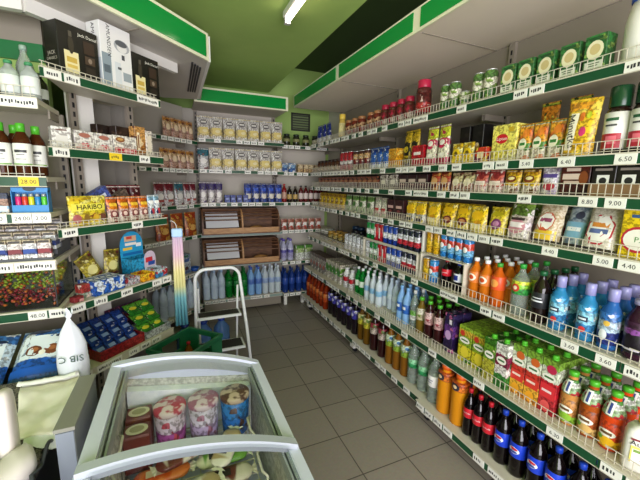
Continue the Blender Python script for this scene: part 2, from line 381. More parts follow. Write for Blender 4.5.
for k, (z, f, d) in enumerate([(2.0, 0, .3), (1.66, 0, .28), (1.495, .0, .3), (1.27, 0, .43), (1.03, 0, .43)]):
    shelf(t, 0, .915, z, f, d, dens=.1 if k in (2, 3) else 0, seed=130 + k, lit=tl[k], grd=.05 if k < 2 else None, lip=.045, rail=CREAM if k in (0, 3) else GREEN)

# soffit above the till corner
b = MB().m(mat('#c8c2b8', .5)).prism([(-1.9, .5), (.26, 2.66), (.3, 3.9), (-.06, 4.0), (-.9, 3.1), (-1.9, 2.38)], 2.505, 2.53)
b.m(mat('#8d8a80', .6)).prism([(-1.9, .52), (.25, 2.67), (.29, 3.9), (-1.9, 2.38)], 2.655, 2.67)
b.m(WHITE).box(.262, .285, 2.68, 3.88, 2.5, 2.67)
M45 = Matrix.Translation((.26, 2.66, 0)) @ Matrix.Rotation(pi / 4, 4, 'Z')
b.m(FTRIM).box(-3.0, .0, -.015, .0, 2.495, 2.675, M45)
so = tag(b.build('canopy'), 'white angled canopy with glossy green fascia above the till corner shelves', 'canopy')
for s0, s1 in ((-3.0, -1.9), (-1.86, -.03)): MB().m(FASCIA).box(s0, s1, -.021, -.015, 2.515, 2.655, M45).build('fascia', so)
b = MB().m(DARK)
for k in range(4): b.box(.16 + .02 * k, .172 + .02 * k, 2.75 + .03 * k, 3.6, 2.497, 2.505)
b.build('vent', so)
b = MB().m(WHITE).box(-1.9, -.62, 2.16, 2.2, 2.44, 2.505)
b.box(0, .95, -.02, .02, 2.44, 2.505, Matrix.Translation((-.62, 2.18, 0)) @ Matrix.Rotation(pi / 4, 4, 'Z'))
b.m(PANEL).box(-.2, -.195, .0, .9, 2.5, 2.505, Matrix.Translation((.0, 2.45, 0)) @ Matrix.Rotation(pi / 4, 4, 'Z'))
b.build('light_rail', so)
# ------------------------------------------------------------------ product builders (front faces local -y, base at z = 0)
CATS = {}; BUILD = {}; PROTO = {}; DIM = {}
def proto(key):
    if key not in PROTO: PROTO[key] = BUILD[key]()
    return PROTO[key]
USED = set()
def put(key, loc, rotz, label, group=None, cat=None, tilt=0, roll=0):
    o = proto(key)
    if key in USED: o = dup(o)
    USED.add(key)
    o.location = loc; o.rotation_euler = (tilt, roll, rotz)
    return tag(o, label, cat or CATS[key], group)
def cyl(r): return lambda x, z: -sqrt(max(r * r - x * x, 1e-8))

def bottle(name, cat, h, r, body, cap, lab=None, z=(.25, .6), nr=.33, sh=.64, mark=None, caph=.085, waist=0, ribs=0, capr=1.25, n=16, neck=.89, lab2=None):
    def f():
        b = MB().m(body); p = [(r * .55, 0), (r * .93, .004), (r, .016)]
        if ribs:
            for i in range(ribs * 2 + 1): p.append((r * (1 if i % 2 else .93), .02 + (sh * h - .02) * i / (ribs * 2)))
        elif waist: p += [(r, h * sh * .35), (r * (1 - waist), h * sh * .55), (r, h * sh * .8), (r, h * sh)]
        else: p += [(r, h * sh)]
        for i in range(1, 6):
            q = i / 5; p.append((r * (1 - (1 - nr) * (q * q * (3 - 2 * q))), h * (sh + (neck - sh) * q)))
        p += [(r * nr, h * (1 - caph) - .004), (r * nr * 1.15, h * (1 - caph) - .003)]
        b.lathe(p, n); o = b.build(name)
        if lab2:
            def rz_(zz):
                for (r0, a), (r1, b_) in zip(p, p[1:]):
                    if a <= zz <= b_ and b_ > a: return r0 + (r1 - r0) * (zz - a) / (b_ - a)
                return r
            zs = [h * (lab2[0] + (lab2[1] - lab2[0]) * k / 6) for k in range(7)]
            lo2 = MB().m(lab2[2]).lathe([(rz_(q) + .0012, q) for q in zs], n).build('neck_label', o)
            m2 = MB(); m2.m(mat('#f2f0e8', .4)).blob(lambda x, zz: -sqrt(max((rz_(zz) + .0026) ** 2 - x * x, 1e-8)), 0, h * (lab2[0] + lab2[1]) / 2, r * .3, h * (lab2[1] - lab2[0]) * .42, kind='r'); m2.m(mat('#3a4a8a', .4)).blob(lambda x, zz: -sqrt(max((rz_(zz) + .0034) ** 2 - x * x, 1e-8)), 0, h * (lab2[0] + lab2[1]) / 2, r * .12, h * (lab2[1] - lab2[0]) * .32, kind='r'); m2.build('emblem', lo2)
        c = MB().m(cap); cr = max(r * nr * capr, .008); c.lathe([(cr, h * (1 - caph)), (cr, h - .003), (cr * .85, h), (0, h)], 14); c.build('cap', o)
        if lab:
            l = MB().m(lab).lathe([(r + .0002, h * z[0]), (r + .0008, h * z[0] + .001), (r + .0008, h * z[1] - .001), (r + .0002, h * z[1])], n)
            lo = l.build('label', o)
            if mark: m_ = MB(); mark(m_, r + .0014, h * (z[0] + z[1]) / 2, h * (z[1] - z[0]) / 2); m_.build('logo', lo)
        return o
    return f
def can(name, cat, h, r, skin, mark=None, lidc=CHROME):
    def f():
        b = MB().m(lidc).lathe([(r * .78, 0), (r * .82, .004)], 16); b.m(skin).lathe([(r * .82, .004), (r, .014), (r, h * .9), (r * .84, h * .965)], 16)
        o = b.build(name); MB().m(lidc).lathe([(r * .84, h * .965), (r * .87, h * .985), (r * .84, h), (r * .78, h * .985), (0, h * .985)], 16).build('lid', o)
        if mark: m_ = MB(); mark(m_, r + .0008, h * .5, h * .35); m_.build('label', o)
        return o
    return f
def jar(name, cat, h, r, body, lid, lab=None, z=(.15, .65), lidh=.16, sq=None, mark=None, shoulder=.78):
    def f():
        o = MB().m(body).lathe([(r * .9, 0), (r, .006), (r, h * (shoulder - .08)), (r * .93, h * shoulder), (r * .78, h * (1 - lidh))], 14, sq=sq).build(name)
        MB().m(lid).lathe([(r * .84, h * (1 - lidh)), (r * .86, h * (1 - lidh) + .003), (r * .86, h - .004), (r * .8, h), (0, h)], 16, sq=sq).build('lid', o)
        if lab:
            lo = MB().m(lab).lathe([(r + .0008, h * z[0]), (r + .0008, h * z[1])], 14, sq=sq).build('label', o)
            if mark: m_ = MB(); mark(m_, r + .0014, h * (z[0] + z[1]) / 2, h * (z[1] - z[0]) / 2); m_.build('logo', lo)
        return o
    return f
def clusters(marks, w, h, gap=.018):
    """marks that lie near one another form one printed label"""
    bx = []
    for kd, cx, cz, rx, rz, c in marks:
        a, b = (rx, rz) if kd != 't' else (.4, rz[1] * .6)
        bx.append([cx * w - a * w, cx * w + a * w, cz * h - b * h, cz * h + b * h])
    gid = list(range(len(marks)))
    for _ in marks:
        for i in range(len(marks)):
            for j in range(len(marks)):
                p, q = bx[i], bx[j]
                if max(p[0], q[0]) - min(p[1], q[1]) < gap and max(p[2], q[2]) - min(p[3], q[3]) < gap: gid[j] = gid[i] = min(gid[i], gid[j])
    return [[k for k in range(len(marks)) if gid[k] == g] for g in sorted(set(gid))]
def pouch(name, cat, w, h, d, skin, marks=(), seal=.06, kind='stand', crinkle=.005, sealm=None, seed=0):
    def front(x, z, sgn=-1):
        u = min(1, abs(2 * x / w)); v = min(1, max(0, z / h))
        if kind == 'stand': t = (1 - u ** 4) ** .6 * (1 - v ** 1.8) ** .8
        else: t = (1 - u ** 4) ** .6 * max(0, 1 - abs(2 * v - 1) ** 5) ** .7
        q = noise.noise(Vector((x * 38 + seed, z * 30, sgn * 3 + seed))) * crinkle
        return sgn * (d / 2 * t + .0012) + q * min(1, 4 * (1 - u) + .2)
    def f():
        b = MB().m(skin)
        def P(sgn): return lambda a, c: (((a - .5) * w * (1 + (.07 if kind == 'stand' else .03) * (noise.noise(Vector((seed, c * 5, 1))) - .3 * sin(pi * c)) * min(1, 3 * c))), front((a - .5) * w, c * h * (1 - seal), sgn), c * h * (1 - seal))
        b.grid(P(-1), 10, 12); b.grid(P(1), 10, 12, flip=True)
        o = b.build(name)
        s = MB().m(sealm or skin); z0 = h * (1 - seal) - .001
        def Sl(sgn): return lambda a, c: ((a - .5) * w, front((a - .5) * w, z0, sgn) * (1 - c) + sgn * .0009, z0 + c * h * seal + (.0025 if c > .9 and int(a * 20) % 2 else 0))
        s.grid(Sl(-1), 20, 2); s.grid(Sl(1), 20, 2, flip=True); s.build('seal', o)
        g = lambda k: (lambda x, z: front(x, z) - .0012 - .0005 * k)
        for cl_ in clusters(marks, w, h) if marks else ():
            l = MB()
            for k in cl_:
                kd, cx, cz, rx, rz, c = marks[k]
                if kd == 't': l.m(mat(c, .4)).text(rz[0], rz[1] * h, lambda x, z: front(x, z) - .005, cx * w, cz * h, rx)
                else: l.m(c if not isinstance(c, str) else mat(c, .4)).blob(g(k), cx * w, cz * h, rx * w, rz * h, kind=kd)
            l.build('label', o)
        return o
    return f
def carton(name, cat, w, h, d, skin, marks=(), cap=None, bev=.002, side=None, capz=0, top=None):
    """box or drink carton; marks lie on the front, side marks on the left face"""
    def f():
        b = MB().m(skin).box(-w / 2, w / 2, -d / 2, d / 2, 0, h); o = b.build(name, bevel=bev)
        fr = lambda k: (lambda x, z: -d / 2 - .0007 - .0004 * k)
        for cl_ in clusters(marks, w, h) if marks else ():
            l = MB()
            for k in cl_:
                kd, cx, cz, rx, rz, c = marks[k]
                if kd == 't': l.m(mat(c, .4)).text(rz[0], rz[1] * h, fr(k), cx * w, cz * h, rx)
                else: l.m(c if not isinstance(c, str) else mat(c, .4)).blob(fr(k), cx * w, cz * h, rx * w, rz * h, kind=kd)
            l.build('label', o)
        if side:
            l = MB()
            for kd, cy, cz, rx, rz, c in side:
                nb = len(l.v)
                if kd == 't': l.m(mat(c, .4)).text(rz[0], rz[1] * h, lambda x, z: 0, cy * d, cz * h, rx)
                else: l.m(c if not isinstance(c, str) else mat(c, .4)).blob(lambda x, z: 0, cy * d, cz * h, rx * d, rz * h, kind=kd)
                l.v[nb:] = [(-w / 2 - .0009, -x, z) for x, y, z in l.v[nb:]]
            l.build('side_label', o)
        if top: MB().m(top).box(-w / 2 + .003, w / 2 - .003, -d / 2 + .003, d / 2 - .003, h, h + .0012).build('lid', o)
        if cap: MB().m(cap).lathe([(.016, h), (.016, h + .006), (.014, h + .006), (.014, h + .02), (.012, h + .022), (0, h + .022)], 12, cy=-d * capz).build('cap', o)
        return o
    return f
def reg(key, maker, dims):
    """dims: width, depth taken on the shelf"""
    BUILD[key] = maker; DIM[key] = dims
def rb(key, cat, h, r, *a, **k): CATS[key] = cat; reg(key, bottle(k.pop('name', 'bottle'), cat, h, r, *a, **k), (2 * r, 2 * r))
def rc(key, cat, h, r, *a, **k): CATS[key] = cat; reg(key, can(k.pop('name', 'can'), cat, h, r, *a, **k), (2 * r, 2 * r))
def rj(key, cat, h, r, *a, **k): CATS[key] = cat; reg(key, jar(k.pop('name', 'jar'), cat, h, r, *a, **k), (2 * r, 2 * r))
def rp(key, cat, w, h, d, *a, **k): CATS[key] = cat; k.setdefault('seed', len(BUILD)); reg(key, pouch(k.pop('name', 'snack_bag'), cat, w, h, d, *a, **k), (w, d))
def rx(key, cat, w, h, d, *a, **k): CATS[key] = cat; reg(key, carton(k.pop('name', 'packet_box'), cat, w, h, d, *a, **k), (w, d))
def words(s): return len(s.split())
def run(F, z, s0, s1, key, desc, rows=1, d0=.03, pitch=None, gapd=.006, jit=.004, end='near', rot=.04, group=None, rowlab=True, tilt=0, cat=None):
    w, d = DIM[key]; p = pitch or (w + .008); n = max(1, int((s1 - s0 + .012) / p)); p = (s1 - s0) / n; sx = min(1, p / (w * 1.05)) if n > 1 else 1; jit = max(0, min(jit, (p - w * sx) * .45)); rot = rot if p > w * 1.12 else rot * .25
    for r in range(rows):
        for i in range(n):
            s = s0 + p * (i + .5) + R.uniform(-jit, jit); dd = d0 + (-.05 if (F is RF and abs(z - LV[6][0]) < .01) else 0) + d / 2 + r * (d + gapd) + R.uniform(0, jit)
            k = n - i if end == 'near' else i + 1
            edge = 'from near end' if end == 'near' else 'from left'
            row = {0: 'front', 1: 'second', 2: 'third', 3: 'fourth'}[r]
            if n == 1: lab = desc if rows == 1 else desc + ', ' + row + ' one in its file'
            elif rows == 1: lab = '%s, %s %s' % (desc, ORD[k], edge)
            else: lab = '%s, %s row, %s %s' % (desc, row, ORD[k], edge)
            if words(lab) > 16: print('LONG', lab)
            o_ = put(key, F.at(s, dd, z + .0005 + abs(sin(tilt)) * d / 2), F.th + R.uniform(-rot, rot), lab, (group or desc.replace(',', '') + 's on shelf') if n * rows > 1 else None, tilt=tilt, cat=cat)
            o_.scale = (sx, 1, 1)
def one(F, z, s, d, key, desc, rot=0, tilt=0, roll=0, dz=0, cat=None, group=None):
    return put(key, F.at(s, d, z + .0005 + dz + abs(sin(tilt)) * DIM[key][1] / 2 + abs(sin(roll)) * DIM[key][0] / 2 + (.003 if tilt or roll else 0)), F.th + rot, desc, group, tilt=tilt, roll=roll, cat=cat)

# ---- marks
def mk_ell(cols, fx=.7, fz=.5):
    def g(b, r, zc, hz):
        for k, (c, q) in enumerate(cols): b.m(mat(c, .4)).blob(cyl(r + .0006 * k), 0, zc, r * fx * q, hz * fz * q)
    return g
def mk_roundel(b, r, zc, hz):
    b.m(mat('#f4f4f4', .4)).blob(cyl(r), 0, zc, r * .62, r * .42)
    R1 = cyl(r + .0007)
    b.m(mat('#d01f35', .4)); b.blob(R1, 0, zc + r * .2, r * .46, r * .16); b.m(mat('#143f9c', .4)); b.blob(R1, 0, zc - r * .22, r * .44, r * .13)
    b.m(mat('#143f9c', .4)).text('pepsi', r * .34, cyl(r + .0009), 0, zc)
def mk_script(col, txt, size=.62):
    def g(b, r, zc, hz): b.m(mat(col, .4)).text(txt, r * size, cyl(r), 0, zc, .06)
    return g
def mk_rect(cols):
    def g(b, r, zc, hz):
        for k, (c, x, z, a, h_) in enumerate(cols): b.m(mat(c, .4)).blob(cyl(r + .0005 * k), x * r, zc + z * hz, a * r, h_ * hz, kind='r')
    return g
def bars(x0, z0, n, c='#333333', w=.3, dz=.06, h=.012): return tuple(('r', x0, z0 - k * dz, w * (1 - .25 * (k % 2)), h, c) for k in range(n))
RED = mat('#b01c2a', .3); DKRED = mat('#5a1018', .35); YEL = mat('#f2c31a', .3); LIME = mat('#7fc02a', .35); GCAP = mat('#4fae2c', .35); BCAP = mat('#1d3fae', .3); WCAP = mat('#eef0f0', .35); BLK = mat('#121214', .35); LAV = mat('#a9a6dd', .25, 0, .25); BRN = mat('#3a2016', .35); GOLD = mat('#b48a3c', .35); ORC = mat('#e0571b', .3)

# ================================================================== right wall
# --- shelf 1 (top)
rp('bluepk', 'packet', .11, .22, .05, printed([(0, '#d7dbe0'), (.35, '#1c2f95')], ('#eef0f4', 22, .62)), name='sponge_packet')
rj('yelbottle', 'bottle', .27, .04, mat('#d9bd5a', .4), mat('#e6c64e', .4), mat('#efe0a0', .4), shoulder=.6, lidh=.2, name='bottle')
rj('brownjar', 'jar', .17, .048, mat('#6e2a1b', .3), mat('#a5734a', .35), printed([(0, '#8c2f20'), (.5, '#cfa57c')], ('#5d1712', 30, .55)), name='coffee_jar')
rj('redlid', 'jar', .19, .042, mat('#50261b', .25), mat('#a61f3c', .3), printed([(0, '#c9b7a4'), (.4, '#6c2420')], ('#a3203b', 35, .55)), name='syrup_jar', lidh=.2)
rj('redlidbig', 'jar', .27, .055, mat('#50201b', .25), mat('#b52244', .3), printed([(0, '#b7322f'), (.5, '#612320')], ('#cfb4a6', 28, .6)), name='syrup_jar', lidh=.2)
rc('peacan', 'can', .175, .038, printed([(0, '#4a7a3a'), (.42, '#e6e2cf'), (.75, '#557f3d')], ('#86a84c', 30, .58)), name='vegetable_can')
rc('peasmall', 'can', .1, .038, printed([(0, '#3e6a34'), (.5, '#d3d8bd')], ('#86a84c', 30, .55)), name='vegetable_can')
rx('greenbox', 'box', .084, .155, .07, printed([(0, '#2f6a34'), (.75, '#2f7a38')], ('#7f9f4a', 24, .6)), (('e', 0, .6, .38, .25, '#e2dcb8'), ('e', 0, .62, .24, .14, '#c9b67f'), ('r', 0, .22, .4, .09, '#dfe2d2'), ('r', 0, .9, .3, .04, '#154d24')) + bars(0, .25, 2, '#4a5a3a', .28, .06), name='tea_box')
rj('whitejug', 'bottle', .27, .06, mat('#e4e2da', .35), mat('#1f4fb5', .4), None, lidh=.12, shoulder=.7, name='detergent_bottle')
z = LV[1][0]
run(RF, z, .16, .56, 'bluepk', 'blue and white packet standing on far end of top shelf')
one(RF, z, .75, .1, 'yelbottle', 'tall yellow bottle beside the blue packets on top shelf')
run(RF, z, .9, 1.28, 'brownjar', 'brown jar with tan lid on the top shelf', group='brown jars on the top shelf')
run(RF, z, 1.34, 1.56, 'brownjar', 'brown jar with tan lid next to the red lidded jars', group='brown jars on the top shelf')
run(RF, z, 1.58, 2.02, 'redlid', 'dark jar with crimson lid on the top shelf')
one(RF, z, 2.11, .08, 'redlidbig', 'tallest dark jar with big crimson lid on top shelf')
run(RF, z, 2.31, 2.47, 'peacan', 'tall green and white can left of the small can', pitch=.078)
one(RF, z, 2.51, .08, 'peasmall', 'small short green vegetable can between taller cans on top shelf')
run(RF, z, 2.58, 2.74, 'peacan', 'tall green and white can beside the green boxes', pitch=.078)
run(RF, z, 2.785, 3.3, 'greenbox', 'green box with cream oval on the top shelf')
run(RF, z, 3.315, 3.455, 'whitejug', 'white bottle with blue cap at near end of top shelf')
# --- shelf 2
rj('darkjar', 'jar', .14, .045, mat('#4b2a1c', .25), mat('#2a1511', .35), printed([(0, '#b99a78'), (.6, '#5b3023')], ('#d9c9ae', 30, .58)), name='spread_jar')
rc('redcan', 'can', .2, .036, printed([(0, '#a01f2a'), (.35, '#e1dcd6'), (.55, '#b01f2d')]), name='drink_can')
rc('tin', 'can', .19, .04, printed([(0, '#8a7a55'), (.3, '#6f1f22'), (.6, '#caa06a'), (.85, '#4d2a22')], ('#e1cfae', 26, .6)), name='cocoa_tin')
rp('bluewhite', 'packet', .1, .19, .05, printed([(0, '#d5dde6'), (.25, '#2a62b8'), (.8, '#1c3f95')], ('#dfe8f2', 22, .6)), name='sugar_packet')
rx('yelbox', 'box', .11, .16, .08, printed([(0, '#e8a41f')], ('#f2c95a', 20, .55)), (('r', 0, .35, .3, .12, '#c27a1a'),), name='tea_box')
rp('yelblack', 'packet', .1, .29, .07, printed([(0, '#8a7a1c'), (.3, '#d8b52a')], ('#2a2418', 18, .58)), (('r', 0, .5, .4, .17, '#221d16'), ('e', 0, .5, .3, .09, '#c9b02a')), name='coffee_packet')
rx('redbox', 'box', .13, .155, .07, printed([(0, '#c41f2a')]), (('r', 0, .62, .3, .07, '#f0e6e0'), ('r', 0, .35, .2, .03, '#e6c8c0')), name='tea_box')
rp('pinkyel', 'packet', .1, .27, .06, printed([(0, '#b8324f'), (.2, '#e9e4c8'), (.72, '#cfd43a')], ('#c22d55', 16, .6)), (('e', 0, .55, .36, .13, '#c22a50'), ('e', 0, .57, .25, .07, '#f0eadc'), ('r', 0, .25, .3, .06, '#f0eadc')), name='cocoa_packet')
rx('blackbox', 'box', .085, .24, .1, printed([(0, '#161416')], ('#2a2422', 18, .6)), (('e', 0, .45, .25, .07, '#a8823c'), ('e', .02, .5, .15, .05, '#d8c49a')), name='coffee_box')
rp('yelsmall', 'packet', .09, .13, .04, printed([(0, '#e9d040'), (.6, '#efe6a0')], ('#e0b81f', 20, .55)), (('e', 0, .5, .35, .25, '#e8c21c'), ('e', 0, .5, .2, .12, '#6f5a10')), name='tea_packet')
rx('redsmall', 'box', .08, .09, .05, printed([(0, '#8a2a5a'), (.4, '#d8442a')], ('#e8c040', 24, .58)), (('r', 0, .5, .3, .2, '#f0d8a0'),), name='tea_box')
rx('liptea', 'box', .15, .2, .09, printed([(0, '#efe05a'), (.25, '#f2e56a')], ('#f5ec9a', 9, .58)), (('e', -.08, .62, .25, .13, '#c81f2a'), ('t', -.08, .62, 0, ('Lipton', .13), '#f6f2e6'), ('r', .28, .85, .1, .06, '#c9a82a')), name='tea_box')
rp('tallgo', 'packet', .095, .295, .05, printed([(0, '#4f7a24'), (.25, '#b7b83c'), (.75, '#e08a24')], ('#2f4a1c', 20, .6), blob2=('#f0d45a', 22, .62)), (('e', 0, .55, .28, .12, '#e6e2c0'), ('r', 0, .55, .2, .05, '#4a6a2a')), name='tea_packet')
rp('orpouch', 'packet', .092, .185, .05, printed([(0, '#e8dfc6'), (.3, '#5f9a3a'), (.5, '#eaa32a')], ('#e6762a', 18, .58), blob2=('#f0e8d0', 20, .64)), (('e', -.05, .45, .3, .16, '#f0ead0'), ('r', -.05, .45, .2, .04, '#3a7a3a'), ('e', .1, .75, .25, .12, '#e8862a')), name='tea_packet')
rp('bigyel', 'packet', .13, .245, .06, printed([(0, '#eab824'), (.3, '#f2c62e'), (.85, '#f0a424')], ('#f5d455', 12, .6)), (('r', -.2, .42, .13, .33, '#f3ecd2'), ('t', -.2, .43, -1.35, ('Minutka', .19), '#2a2118'), ('o', .15, .42, .11, .09, '#cf3a72'), ('e', .05, .68, .08, .08, '#e07a2a'), ('e', .25, .7, .07, .06, '#b8c22c')), name='tea_packet')
rj('greenlid', 'jar', .275, .044, mat('#24140e', .15), mat('#123c22', .25), mat('#e5e2de', .4), z=(.08, .62), lidh=.3, shoulder=.64, name='coffee_jar', mark=mk_rect([('#b02a3a', 0, -.55, .75, .4), ('#2a5a3a', 0, .62, .5, .08), ('#d86a78', .1, -.5, .4, .22), ('#4a4a4a', 0, .3, .45, .05)]))
z = LV[2][0]
run(RF, z, .17, .8, 'darkjar', 'small brown jar with dark lid on second shelf')
run(RF, z, .82, 1.08, 'redcan', 'slim red and white can on second shelf', pitch=.085)
run(RF, z, 1.1, 1.43, 'tin', 'maroon and tan tin on second shelf')
run(RF, z, 1.45, 1.74, 'bluewhite', 'blue and white packet on second shelf of right wall', pitch=.1)
one(RF, z, 1.81, .08, 'yelbox', 'plain orange yellow box beside red tea box')
run(RF, z, 1.88, 2.06, 'yelblack', 'tall yellow packet with black panel on second shelf', d0=.08, pitch=.09)
one(RF, z, 2.13, .07, 'redbox', 'small red box with white writing on second shelf')
run(RF, z, 2.2, 2.44, 'pinkyel', 'tall lime and pink packet on second shelf', pitch=.11)
run(RF, z, 2.45, 2.66, 'blackbox', 'tall black box behind low packets on second shelf', d0=.11)
run(RF, z, 2.47, 2.65, 'yelsmall', 'small yellow packet before the black boxes', pitch=.09)
run(RF, z, 2.66, 2.75, 'redsmall', 'small red and purple box left of yellow tea box')
one(RF, z, 2.845, .09, 'liptea', 'big yellow tea box with red oval badge')

run(RF, z, 2.94, 3.22, 'tallgo', 'tall green and orange packet behind the front pouches', d0=.14, pitch=.1)
run(RF, z, 2.922, 3.158, 'orpouch', 'orange and green pouch in front of taller packets', d0=.04, pitch=.078)
one(RF, z, 3.225, .05, 'bigyel', 'large yellow packet with black stripe on second shelf', roll=.06)
run(RF, z, 3.31, 3.59, 'greenlid', 'dark coffee jar with green lid and white label', d0=.02, pitch=.092)
# --- shelf 3
rx('brpack', 'packet', .085, .11, .05, printed([(0, '#5b2a22'), (.5, '#8a4a30')], ('#2a1512', 26, .55)), (('r', 0, .6, .35, .12, '#a8724c'),), name='biscuit_packet')
rx('grpack', 'packet', .1, .12, .06, printed([(0, '#8a8478'), (.5, '#c8c0b0')], ('#5a4a40', 24, .55)), (('r', 0, .5, .3, .15, '#e0d8c8'),), name='biscuit_packet')
rx('dkred', 'box', .11, .115, .07, printed([(0, '#4a1820'), (.5, '#2f1216')]), (('r', 0, .62, .36, .1, '#c9b4a6'), ('r', 0, .35, .25, .04, '#8f6a60')), name='chocolate_box')
rp('redor', 'packet', .095, .125, .05, printed([(0, '#6a2418'), (.4, '#b4432a')], ('#e0a050', 22, .6)), (('e', 0, .55, .35, .2, '#d8a468'),), name='sweet_bag')
rp('tan', 'packet', .095, .12, .05, printed([(0, '#c49a86'), (.5, '#cdbf8a')], ('#7a4a3a', 22, .6)), (('e', 0, .5, .3, .2, '#ece0c0'),), name='sweet_bag')
rp('rosy', 'packet', .1, .13, .05, printed([(0, '#d8b8b0'), (.3, '#c8604e'), (.8, '#a83a3a')], ('#ead2c4', 20, .62)), (('r', 0, .42, .36, .1, '#ecd9cc'), ('e', .1, .7, .2, .1, '#8a2a2a')), name='sweet_bag')
rp('yelbag3', 'packet', .1, .125, .06, printed([(0, '#e2d4c0'), (.35, '#e6c02a'), (.85, '#d8a020')], ('#7a4a1c', 20, .62)), (('e', 0, .62, .3, .15, '#7a3a1c'), ('e', 0, .65, .2, .07, '#f0e0a0')), name='sweet_bag')
rp('whfruit', 'packet', .085, .135, .06, printed([(0, '#cfc6cc'), (.4, '#e6e2e6')], ('#b09ac0', 20, .62)), (('e', .05, .3, .3, .14, '#a83040'), ('r', 0, .68, .38, .07, '#5a4a8a')), name='sweet_bag')
rx('brbig', 'box', .128, .145, .08, printed([(0, '#4a1c16'), (.4, '#5f241a')], ('#3a1410', 12, .55)), (('r', -.06, .82, .24, .05, '#e6d0c0'), ('r', -.06, .6, .36, .09, '#e4cdbc'), ('r', -.06, .42, .3, .045, '#d8bfae'), ('e', .3, .55, .15, .22, '#8a4a24')), name='chocolate_box')
rx('blksq', 'box', .088, .143, .07, printed([(0, '#1a1414')]), (('r', 0, .45, .26, .17, '#e8e6e0'), ('e', 0, .45, .16, .1, '#2a2a2a'), ('r', 0, .78, .36, .035, '#8a8078'), ('r', 0, .9, .15, .02, '#a89a90')), name='coffee_box')
z = LV[3][0]
run(RF, z, .25, 1.05, 'brpack', 'brown biscuit packet on third shelf of right wall', rows=2)
run(RF, z, 1.06, 1.62, 'brpack', 'dark brown packet between tan and grey packets', rows=1)
run(RF, z, 1.63, 1.91, 'grpack', 'pale grey packet on third shelf')
run(RF, z, 1.92, 2.27, 'dkred', 'dark red box with pale stripe on third shelf')
run(RF, z, 2.28, 2.47, 'redor', 'red orange bag on third shelf', pitch=.095)
run(RF, z, 2.48, 2.67, 'tan', 'tan and cream bag on third shelf', pitch=.095)
run(RF, z, 2.67, 2.87, 'rosy', 'rosy red bag with pale band on third shelf', pitch=.1)
run(RF, z, 2.87, 3.07, 'yelbag3', 'yellow bag with brown oval on third shelf', pitch=.1)
one(RF, z, 3.117, .07, 'whfruit', 'white bag with red fruit picture on third shelf', rot=.1)
one(RF, z, 3.234, .09, 'brbig', 'large brown red chocolate box with white lettering', rot=-.05)
tr = MB().m(mat('#8a6a4a', .7)); tr.box(-.092, .092, -.045, -.043, 0, .055); tr.box(-.092, -.09, -.043, .045, 0, .055); tr.box(.09, .092, -.043, .045, 0, .055); tr.box(-.092, .092, .043, .045, 0, .05); tr.box(-.09, .09, -.043, .043, 0, .002)
tr = tr.build('cardboard_tray', None, RF.at(3.395, .075, z + .0005), rotz=RF.th); tag(tr, 'low brown cardboard tray holding two black boxes', 'tray')
for k, nm in ((0, 'left'), (1, 'right')): one(RF, z, 3.35 + .09 * k, .075, 'blksq', 'black box with white square, %s one in brown cardboard tray' % nm, dz=.003)
run(RF, z, 3.5, 3.66, 'dkred', 'dark box right of the brown cardboard tray', pitch=.16)
# --- shelf 4
rp('ybag', 'snack', .105, .17, .06, printed([(0, '#d8b04a'), (.3, '#dcb828'), (.85, '#b88a1c')], ('#7a5a1c', 18, .62)), (('e', 0, .55, .33, .16, '#8a5a1c'), ('e', 0, .57, .22, .08, '#f0dfa0')))
rp('gwbag', 'snack', .115, .17, .06, printed([(0, '#a9bf8a'), (.35, '#dcdcc8'), (.75, '#6f9a4a')], ('#4a6a3a', 18, .62)), (('e', 0, .5, .3, .14, '#4a7a3a'),))
rp('whbag', 'snack', .1, .165, .06, printed([(0, '#cfa8a0'), (.25, '#dcd8c4')], ('#a8b090', 18, .6)), (('r', 0, .35, .35, .09, '#b83a3a'),))
rx('dkbr', 'box', .11, .16, .06, printed([(0, '#8a7a6a'), (.18, '#3a1a1c')]), (('r', 0, .62, .34, .07, '#cfa8a0'), ('e', 0, .4, .2, .08, '#7a3a3a')), name='wafer_box')
rp('yw', 'snack', .115, .16, .06, printed([(0, '#e2dfd6'), (.42, '#f2cc1e')], ('#f6de62', 16, .6), blob2=('#e0a81c', 20, .66)), (('r', 0, .2, .34, .15, '#2a2420'), ('r', 0, .26, .24, .045, '#e8d8a0'), ('e', 0, .68, .33, .15, '#e6b41a')))
rp('yw2', 'snack', .12, .16, .06, printed([(0, '#e8d070'), (.3, '#f2cc1e')], ('#f6e27a', 16, .6)), (('e', 0, .66, .35, .16, '#e6b41a'), ('r', 0, .25, .3, .1, '#f0e0a0'), ('e', .1, .4, .2, .08, '#c8901c')))
rp('ybrown', 'snack', .125, .16, .07, printed([(0, '#e6c840'), (.4, '#f0c81e'), (.85, '#e0b41c')], ('#f7e48a', 18, .62)), (('e', .1, .3, .3, .17, '#6a2a26'), ('e', .1, .32, .2, .08, '#c88a5a'), ('e', -.05, .72, .36, .12, '#e8b81a')))
rp('ypurp', 'snack', .115, .16, .07, printed([(0, '#e6cc3a'), (.7, '#d8c22a')], ('#f4e78a', 16, .62)), (('e', .05, .38, .28, .2, '#7a3a6a'), ('e', .05, .4, .18, .1, '#c88ab0'), ('e', 0, .75, .3, .08, '#b8a81c')))
rp('gpink', 'snack', .13, .2, .08, printed([(0, '#d8c8cc'), (.45, '#c8b9b0'), (.65, '#5f7a30'), (.9, '#7a9a3a')], ('#e9e2dc', 18, .6)), (('e', 0, .32, .36, .2, '#c88a96'), ('r', 0, .36, .3, .07, '#f0e6e6'), ('r', 0, .52, .3, .035, '#3a2a2a')))
NUT = noisy('#b39c78', '#d9cdb4', 90, .3, lo=.42, hi=.58); SEED = noisy('#bdb3a2', '#dfd9cc', 120, .3, lo=.42, hi=.58)
